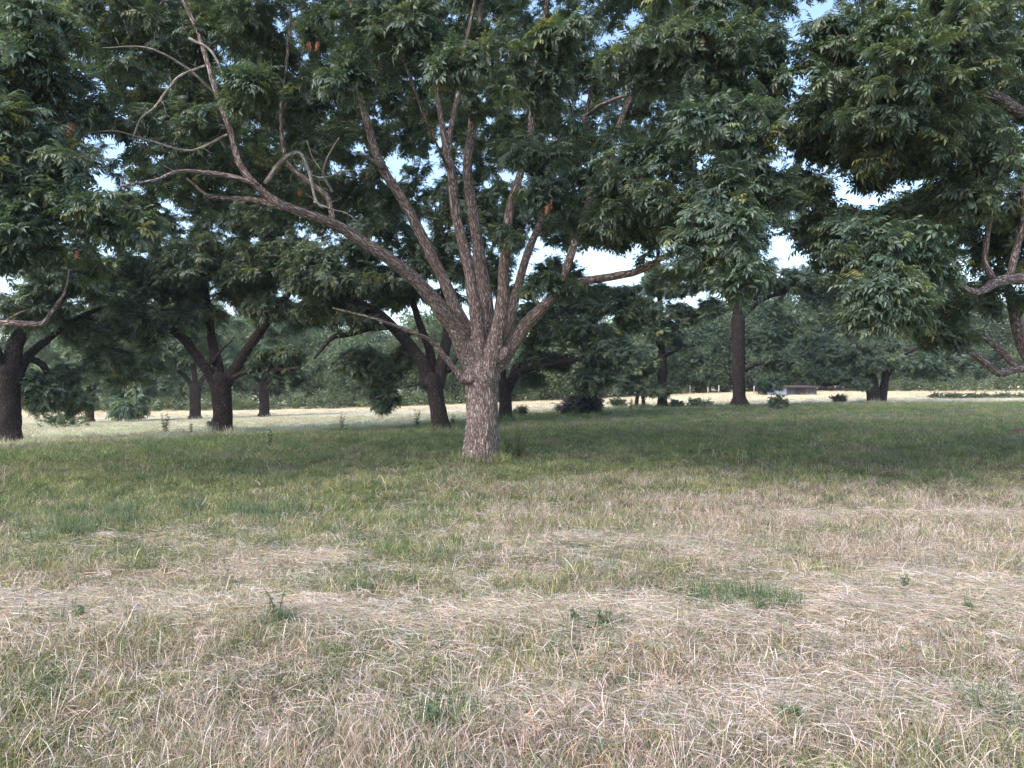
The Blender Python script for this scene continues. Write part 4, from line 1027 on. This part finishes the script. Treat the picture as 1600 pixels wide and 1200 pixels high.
# bare sapling
p = hit(1150, 637); k = p[1] / F
r = empty('dead_sapling', p); tag(r, 'bare black dead sapling leaning left against the straight trunk', 'dead tree')
for pts, w in (([(0, 0), (-4, 25), (-8, 45), (-18, 62), (-22, 85), (-28, 100)], 3.5), ([(-8, 45), (-12, 70), (-10, 95), (-18, 112), (-32, 118), (-48, 110)], 2.2), ([(-18, 62), (-35, 66), (-50, 60)], 1.6), ([(-22, 85), (-40, 88), (-46, 80)], 1.2)):
    q, rr = catmull([(x * k, -.1, y * k) for x, y in pts], np.linspace(w * k / 2, .5 * k / 2, len(pts)), .15)
    mb = MB(); tube(mb, q, rr, 6, .1); mb.build('branch', M_BARKD, r)

# reddish ant mound at the right edge
M_CLAY = plain_mat('red_clay', (0.07, 0.03, 0.022), (0.15, 0.07, 0.05), 14, .95, .6)
p = hit(1600, 679); mb = MB()
q, rr = np.array([(0, 0, -.05), (0, 0, .04), (.02, 0, .12), (.03, 0, .17), (.03, 0, .185)]), np.array([.36, .34, .24, .12, .03])
tube(mb, q, rr, 16, .35, 3); o = mb.build('earth_mound', M_CLAY); o.location = p
tag(o, 'crumbly reddish earth mound in the grass by the right edge', 'mound')

def blades(r, n, h, w, spread, lean, curl, flat=False, jit=.25, seg=3, mix=None):
    V, Fc, C = [], [], []
    for i in range(n):
        a = r.uniform(0, 6.283); rad = spread * math.sqrt(r.random())
        x0, y0 = rad * math.cos(a), rad * math.sin(a)
        az = r.uniform(0, 6.283) if not flat else r.gauss(0, .9) + (math.pi if r.random() < .5 else 0)
        L = h * r.uniform(.45, 1.15); el = math.radians(90 - abs(r.gauss(0, lean))) if not flat else math.radians(r.gauss(3, 9))
        z0 = 0 if not flat else r.uniform(.0, .06)
        d = np.array((math.cos(az) * math.cos(el), math.sin(az) * math.cos(el), math.sin(el)))
        p = np.array((x0, y0, z0)); az2 = az + r.gauss(0, .5)
        side = np.array((-math.sin(az), math.cos(az), 0)) * math.cos(r.uniform(0, 6.28)) + np.array((0, 0, 1)) * (r.uniform(-.4, .4)) + np.array((r.uniform(-.5, .5), r.uniform(-.5, .5), 0))
        side /= np.linalg.norm(side) + 1e-6
        ww = w * r.uniform(.6, 1.3); v = r.uniform(1 - jit * 1.6, 1 + jit); tn = r.uniform(-.07, .07)
        cl = np.array((v * (1 + tn), v, v * (1 - tn)))
        u = r.random()
        if mix == 'dry': cl = cl * np.array((.42, .55, .33) if u < .24 else (.95, .74, .55) if u < .36 else (.7, .66, .6) if u < .48 else (1.1, 1.12, 1.17) if u < .70 else (1, 1, 1))
        elif mix == 'green': cl = cl * np.array((2.6, 2.0, 2.6) if u < .13 else (1.5, 1.35, 1.2) if u < .35 else (1, 1, 1))
        b = len(V)
        for k in range(seg + 1):
            t = k / seg
            ws = ww * (1 - t ** 2) * .5 + ww * .04
            V += [p - side * ws, p + side * ws]
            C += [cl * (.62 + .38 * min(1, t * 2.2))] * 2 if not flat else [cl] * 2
            d = d + np.array((math.cos(az2), math.sin(az2), -.9)) * (curl * r.uniform(.3, 1) * (t + .3) / seg)
            d /= np.linalg.norm(d); p = p + d * L / seg
            if flat: p[2] = max(p[2], .004)
        for k in range(seg):
            Fc.append((b + 2 * k, b + 2 * k + 1, b + 2 * k + 3, b + 2 * k + 2))
    return var_mesh('grass_tuft', V, Fc, C, M_GRASS)
gr = random.Random(3)
# ------------------------------------------------------------------ weeds and stalks
def blade_weed(p, h, n, label, spread, group=None, mat=None):
    r = empty('weed', p); tag(r, label, 'weed', group)
    me = blades(gr, n, h, .0042, spread, 30, .7, jit=.35)
    me.materials.clear(); me.materials.append(mat)
    link(bpy.data.objects.new('foliage', me), r)
    mb = MB()
    for k in range(3):
        a = rng.uniform(0, 6.28, 2); q = np.array((math.cos(a[0]) * spread * .5, math.sin(a[0]) * spread * .5, 0))
        tube(mb, [q, q + (0.02 * math.cos(a[1]), .02 * math.sin(a[1]), h * .5), q + (0.05 * math.cos(a[1]), .05 * math.sin(a[1]), h)], [.003, .0025, .0015], 4)
        mb.build('stem', M_WEED_STEM, r); mb = MB()
    return r
def upright_weed(p, h, n, label, mat=M_WEED, spread=.35, leaf=.11, stems=3, stem_mat=None, group=None, name='weed', cat='weed', droop=.3):
    r = empty(name, p); tag(r, label, cat, group)
    for s in range(stems):
        a = rng.uniform(0, 6.28); e = np.array((math.cos(a) * spread * h * rng.uniform(.2, 1), math.sin(a) * spread * h * .7, h * rng.uniform(.7, 1.05)))
        pts = [np.array((e[0] * .1, e[1] * .1, -.03)), e * (.4, .4, .5) + rng.normal(0, .02, 3), e]
        q, rr = catmull(pts, [.007, .005, .002], .05)
        mb = MB(); tube(mb, q, rr, 5); mb.build('stem', stem_mat or M_WEED_STEM, r)
        V, Fc, C = [], [], []
        m = int(n * 1.6) // stems
        for i in range(m):
            t = .15 + .85 * (i + rng.random()) / m
            a2 = i * 2.4 + rng.uniform(-.5, .5)
            c = q[min(len(q) - 1, int(t * (len(q) - 1)))]
            d = np.array((math.cos(a2), math.sin(a2), rng.uniform(.0, .9) - droop))
            leaflet(V, Fc, C, c, d, np.array((0, 0, 1.0)) + rng.normal(0, .2, 3), leaf * rng.uniform(.6, 1.1) * (1.25 - .7 * t), leaf * .15, rng.uniform(.7, 1.25))
        me = var_mesh('foliage', V, Fc, C, mat)
        link(bpy.data.objects.new('foliage', me), r)
    return r
M_WEED_STEM = plain_mat('weed_stem', (0.08, 0.09, 0.04), (0.14, 0.13, 0.07))
M_STRAWP = plain_mat('straw_stem', (0.36, 0.27, 0.18), (0.5, 0.4, 0.29))
M_WEEDB = leaf_mat('weed_leaf_blue', False, (0.10, 0.17, 0.10), (0.15, 0.22, 0.13), .3, .6, .3)
M_BROWNL = leaf_mat('seed_brown', False, (.26, .17, .11), (.40, .28, .19), .2, .8, .1)
for px, py, h, n, st_, lab, m, lf in (
        (812, 716, .62, 150, 7, 'bushy green weeds at the right foot of the pale central trunk', M_WEED, .09),
        (795, 712, .45, 70, 4, 'short leafy weed touching the right side of the central trunk', M_WEED, .1),
        (422, 700, .5, 70, 3, 'leafy weed in the dark grass left of the central trunk', M_WEED, .1),
        (651, 668, .8, 60, 3, 'upright weed with dark leaves left of the leaning brown trunk', M_WEED, .17),
        (535, 672, .75, 70, 3, 'dark weed at the sunny field strip below the hanging boughs', M_WEED, .14),
        (258, 676, .85, 90, 4, 'dark sapling weed standing against the pale field strip', M_WEED, .2),
        (300, 676, .5, 40, 3, 'small weed between the dark sapling and the forked trunk', M_WEED, .16),
        (708, 662, .55, 50, 3, 'weed clump against the right foot of the leaning brown trunk', M_WEED, .16),
        (1232, 640, .7, 60, 4, 'thin tall weeds right of the dark upright bush', M_WEED, .14),
        (1100, 640, .6, 60, 4, 'dry brown weeds between the slender and straight trunks', M_BROWNL, .14),
        (745 + 240, 640, .7, 70, 4, 'weeds around the leaning forked stump', M_WEED, .16),
        (425, 985, .26, 110, 3, 'single feathery green weed standing in the pale hay swath', M_WEEDB, .055),
        (452, 985, .12, 80, 4, 'low green weed at the foot of the feathery one in the hay', M_WEED, .06),
        (895, 985, .14, 150, 6, 'small grey-green weed left in a pair on the hay swath', M_WEEDB, .05),
        (945, 990, .17, 190, 7, 'wider grey-green weed right in a pair on the hay swath', M_WEEDB, .05),
        (1160, 945, .10, 60, 4, 'broad clump of fresh green weeds right of the middle', M_WEED, .06),
        (1225, 950, .10, 60, 4, 'bright green weed tuft at the right end of the fresh clump', M_WEED, .06),
        (1185, 968, .14, 160, 7, 'low green weeds in front of the fresh clump', M_WEEDB, .05),
        (1412, 930, .16, 100, 5, 'green weed among the flattened straw at right', M_WEEDB, .05),
        (1235, 1140, .12, 70, 4, 'small broad weed near the bottom right', M_WEEDB, .06),
        (1515, 965, .14, 90, 5, 'low green weed by the dark gap in the hay at right', M_WEED, .05),
        (120, 975, .12, 110, 6, 'low dark green weeds in the hay at left', M_WEEDB, .05),
        (680, 1150, .14, 70, 5, 'yellowish green weed tuft near the bottom middle', M_WEED, .06)):
    upright_weed(hit(px, py), h, n, lab, M_WEEDB if py > 900 else m, leaf=lf * (.8 if py > 900 else 1), stems=st_)
# feathery patch left
for px, py, lab, h, sp in ((1150, 945, 'rounded tussock of fresh green blades right of the middle', .2, .26), (1212, 952, 'narrow bright green tussock beside the broad clump', .2, .2), (1100, 950, 'thin tussock of green blades left of the broad clump', .15, .2), (90, 970, 'green tussock in the hay swath at left', .12, .2), (560, 930, 'yellow green tussock behind the hay swath', .12, .14), (432, 982, 'small green tussock around the single feathery weed', .13, .13), (930, 985, 'loose green tussock on the hay swath right of the trunk', .13, .22), (690, 1130, 'yellowish tussock near the bottom middle', .14, .2), (1560, 1120, 'green tussock in the bottom right corner', .15, .2), (40, 1100, 'green tussock near the bottom left corner', .14, .2)):
    blade_weed(hit(px, py), h, 420, lab, sp, mat=M_TUSS)
# dry seed stalks
r = upright_weed(hit(38, 756), .60, 60, 'tall curling dry seed stalk at the left before the dark trunk', M_BROWNL, .25, .05, 1, M_STRAWP, name='seed_stalk', cat='stalk')
r = upright_weed(hit(8, 765), .5, 20, 'thin dry stalk at the extreme left edge', M_BROWNL, .15, .04, 2, M_STRAWP, name='seed_stalk', cat='stalk')
for px in (1092, 1100, 1112, 1130, 1150, 1160, 1168, 1120):
    upright_weed(hit(px, 718 + rng.uniform(-4, 6)), rng.uniform(.2, .42), 12, 'tall pale grass stalk leaning at the shade edge right of the central trunk', M_STRAW, .5, .05, 1, M_STRAWP, group='pale grass stalks at the shade edge', name='grass_stalk', cat='grass stalk')
# yellow leaves on the weed by the trunk
o = upright_weed(hit(818, 720), .22, 16, 'tiny weed with yellowed leaves before the bushy weeds', leaf_mat('yellow_leaf', False, (.35, .22, .06), (.45, .3, .09), .3), leaf=.08, stems=2)

# ------------------------------------------------------------------ grass (stuff)
def ob(me): return bpy.data.objects.new('grass_tuft', me)
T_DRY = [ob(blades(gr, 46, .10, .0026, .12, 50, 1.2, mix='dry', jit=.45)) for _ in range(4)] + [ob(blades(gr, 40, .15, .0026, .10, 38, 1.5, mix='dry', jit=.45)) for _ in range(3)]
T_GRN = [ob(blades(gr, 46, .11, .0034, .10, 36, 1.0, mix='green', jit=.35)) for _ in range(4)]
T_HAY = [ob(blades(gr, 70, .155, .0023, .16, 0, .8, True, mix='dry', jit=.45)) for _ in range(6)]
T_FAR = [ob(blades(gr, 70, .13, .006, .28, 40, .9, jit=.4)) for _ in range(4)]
T_FARD = [ob(blades(gr, 70, .13, .006, .28, 44, .9, jit=.4, mix='dry')) for _ in range(4)]
T_LONG = [ob(blades(gr, 3, .24, .0024, .10, 60, 1.0, seg=4)) for _ in range(5)]

def area_points(y0, y1, dens, margin=1.25, ymargin=1.6):
    n = int(dens * (y1 - y0) * ((.7 * (y0 + y1)) * margin + 2 * ymargin))
    y = np.sqrt(rng.uniform(y0 ** 2, y1 ** 2, n)) if y0 > 4 else rng.uniform(y0, y1, n)
    x = rng.uniform(-1, 1, n) * (.7 * y * margin + ymargin)
    return x, y

def swath(x, y):
    """hay rows left by the mower: 0 .. 1"""
    def row(yc, w, x0=-99, x1=99):
        c = yc + .28 * (fbm(x * .5, 0 * x, 91, 2) - .5)
        return np.exp(-((y - c) / w) ** 2) * sstep(x0, x0 + .8, x) * (1 - sstep(x1 - .8, x1, x))
    s = row(4.95 + .03 * np.abs(x), .30) * (.42 + .6 * vnoise(x * 1.1, y * .6, 55))
    s = s + .6 * row(8.75, .30, 3.0, 9) + .6 * row(6.6, .25, -2.6, -.9) + .35 * row(7.3, .3, -.4, 3) + .7 * row(5.6, .3, 1.8, 4.5) + .5 * row(3.55, .2, -.5, 3)
    return np.clip(s, 0, 1)

def grass_cols(x, y, kind):
    n = len(x)
    t = rng.random((n, 1)); u = np.clip(fbm(x * 1.7, y * 1.7, 61, 2) * 1.6 - .3 + rng.normal(0, .18, n), 0, 1)[:, None]
    if kind == 'dry':
        c = DRY * (1 - u) + DRY2 * u
        c = c * (1 - .35 * t) + GREY * .35 * t
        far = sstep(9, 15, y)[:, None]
        c = c * (1 - .35 * far * (1 - open_field(x, y)[:, None]))  # farther dry grass darker, except in the field, kept bright for its sunlight
    elif kind == 'hay':
        c = (DRY * .55 + GREY * .55) * (0.9 + .25 * t)
    else:
        c = GRN * (1 - u) + GRN2 * u
        k = (rng.random(n) < .3 + .3 * fbm(x * .6, y * .6, 101, 2) * (1 - sstep(15, 20, y)))[:, None]
        c = np.where(k, GRNL, c)
        c = c * (.8 + .5 * t) * (1 + .28 * sstep(13, 18, y) * (1 - open_field(x, y)))[:, None]  # turf under the trees lightened in colour to offset the shade there
        of = open_field(x, y)[:, None]; c = c * (1 - of) + np.array((0.56, 0.58, 0.45)) * of * (.85 + .3 * t)  # blades out in the field painted pale for the open light
    return c * rng.uniform(.82, 1.15, (n, 1))

def sow(name, label, protos, x, y, kind, smin, smax, zs=1.0, tilt=.15):
    n = len(x)
    s = rng.uniform(smin, smax, n)
    hn = .4 + 1.25 * fbm(x * 1.6, y * 1.6, 71, 3) ** 1.3
    scl = np.stack([s, s, s * zs * hn], 1)
    if kind == 'hay':
        yaw = rng.normal(0, .5, n) + (fbm(x * .8, y * .8, 81, 2) - .5) * 1.5
        scl[:, 2] = s
    else:
        yaw = rng.uniform(-3.14, 3.14, n)
    # wind-laid lean, changing over the field
    tl = (fbm(x * .9, y * .9, 95, 2) - .5) * 2.2
    rot = np.stack([rng.normal(0, tilt, n), rng.normal(0, tilt, n), yaw], 1)
    if kind != 'hay':
        rot[:, 0] += tl * np.cos(yaw) * .8; rot[:, 1] += tl * np.sin(yaw) * .8
    pos = np.stack([x, y, terr(x, y) - .004], 1)
    if kind == 'hay': pos[:, 2] += rng.uniform(0, .07, n) * swath(x, y)
    o = scatter(name, protos, pos, rot, scl, grass_cols(x, y, kind))
    tag(o, label, 'grass', kind='stuff')

X, Y = [], []
for y0, y1, dn in ((1.6, 6, 270), (6, 9, 160), (9, 17, 90)):
    x, y = area_points(y0, y1, dn); X.append(x); Y.append(y)
x = np.concatenate(X); y = np.concatenate(Y)
k = rng.random(len(x)) > sstep(12, 16, y + 5 * (fbm(x * .5, y * .5, 111, 3) - .5)); x, y = x[k], y[k]
g = ground_green(x, y); s = swath(x, y)
isg = rng.random(len(x)) < g ** 1.15 * .95
drop = rng.random(len(x)) < s * .5
near = y < 15
d = ~isg & ~drop
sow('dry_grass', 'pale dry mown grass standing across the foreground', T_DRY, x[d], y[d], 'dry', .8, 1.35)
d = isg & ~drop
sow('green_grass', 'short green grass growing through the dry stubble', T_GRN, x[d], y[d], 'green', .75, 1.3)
# feathery weeds drifting across the left
T_FEA = [ob(blades(gr, 60, .20, .0042, .13, 30, .9, jit=.4)) for _ in range(3)]
x, y = area_points(6.6, 11.5, 120)
m = np.exp(-((y - 8.4 - .25 * np.sin(x * 1.3)) / .75) ** 2) * sstep(.6, -1.5, x) * np.clip(fbm(x * 2.2, y * 2.2, 47, 3) * 5 - 2.2, 0, 1)
k = rng.random(len(x)) < m * .4
x, y = x[k], y[k]; n = len(x); q = rng.uniform(.6, 1.15, n)
o = scatter('feathery_weeds', T_FEA, np.stack([x, y, terr(x, y)], 1), np.stack([rng.normal(0, .2, n), rng.normal(0, .2, n), rng.uniform(-3, 3, n)], 1), q, np.array((0.115, 0.175, 0.10)) * rng.uniform(.75, 1.3, (n, 1)))
tag(o, 'drift of feathery bluish green weeds across the left of the grass', 'weeds', kind='stuff')
# flattened hay
x, y = area_points(2.2, 13, 210)
k = rng.random(len(x)) < np.clip(swath(x, y) * 1.1 + .24 * sstep(2.6, 4.6, y) * (1 - sstep(6.5, 10, y)) * fbm(x * 1.2, y * 1.2, 44, 2) * 1.8, 0, 1)
sow('hay_swath', 'grey-pink cut hay lying flat in rows across the grass', T_HAY, x[k], y[k], 'hay', .7, 1.25, tilt=.06)
# long straws
x, y = area_points(2.2, 14, 3)
sow('straw', 'long bleached straws sticking out of the grass', T_LONG, x, y, 'hay', .7, 1.25, tilt=.25)
# uncut grass round the trunks
X, Y = [], []
for px, py, w in ((750, 722, 52), (10, 693, 46), (348, 679, 36), (690, 674, 30), (790, 657, 24), (1035, 637, 15), (1155, 636, 26), (1368, 629, 34), (910, 648, 60), (1001, 636, 20)):
    p = hit(px, py); rr = w * .5 / F * p[1]; n = int(34 + 60 * rr)
    a = rng.uniform(0, 6.283, n); q = rr * rng.uniform(.95, 1.7, n)
    X.append(p[0] + q * np.cos(a)); Y.append(p[1] + q * np.sin(a))
x = np.concatenate(X); y = np.concatenate(Y)
sow('uncut_grass', 'longer uncut grass left standing round the tree trunks', T_GRN, x, y, 'green', 1.0, 2.0, 2.0)
# farther turf
x, y = area_points(11, 26, 28, 1.2); k = rng.random(len(x)) < sstep(11, 16, y + 5 * (fbm(x * .5, y * .5, 111, 3) - .5)); x, y = x[k], y[k]; x2, y2 = area_points(26, 46, 9, 1.2); x = np.concatenate([x, x2]); y = np.concatenate([y, y2])
isg = rng.random(len(x)) < ground_green(x, y) * .85 + .05
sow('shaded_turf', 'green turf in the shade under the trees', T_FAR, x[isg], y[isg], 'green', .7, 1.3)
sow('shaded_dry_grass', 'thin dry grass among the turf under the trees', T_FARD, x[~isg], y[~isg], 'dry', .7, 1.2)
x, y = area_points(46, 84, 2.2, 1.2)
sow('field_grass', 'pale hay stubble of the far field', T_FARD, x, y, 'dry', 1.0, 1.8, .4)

# ------------------------------------------------------------------ air
def haze():
    mb = MB()
    x0, x1, y0, y1, z0, z1 = -560, 560, -20, 440, -12, 40
    v = [(x, y, z) for x in (x0, x1) for y in (y0, y1) for z in (z0, z1)]
    mb.add(v, [(0, 1, 3, 2), (4, 6, 7, 5), (0, 4, 5, 1), (2, 3, 7, 6), (0, 2, 6, 4), (1, 5, 7, 3)])
    m, nt, N, L = nodes('haze_air')
    out = N('ShaderNodeOutputMaterial'); v = N('ShaderNodeVolumePrincipled')
    v.inputs['Color'].default_value = (0.80, 0.88, 1.0, 1); v.inputs['Density'].default_value = HAZE
    v.inputs['Anisotropy'].default_value = 0.0
    L(v.outputs[0], out.inputs['Volume'])
    o = mb.build('haze', m, None, False); o['kind'] = 'stuff'
    tag(o, 'thin bluish evening haze filling the air over the orchard', 'haze')
HAZE = 0.0004
if HAZE > 0: haze()
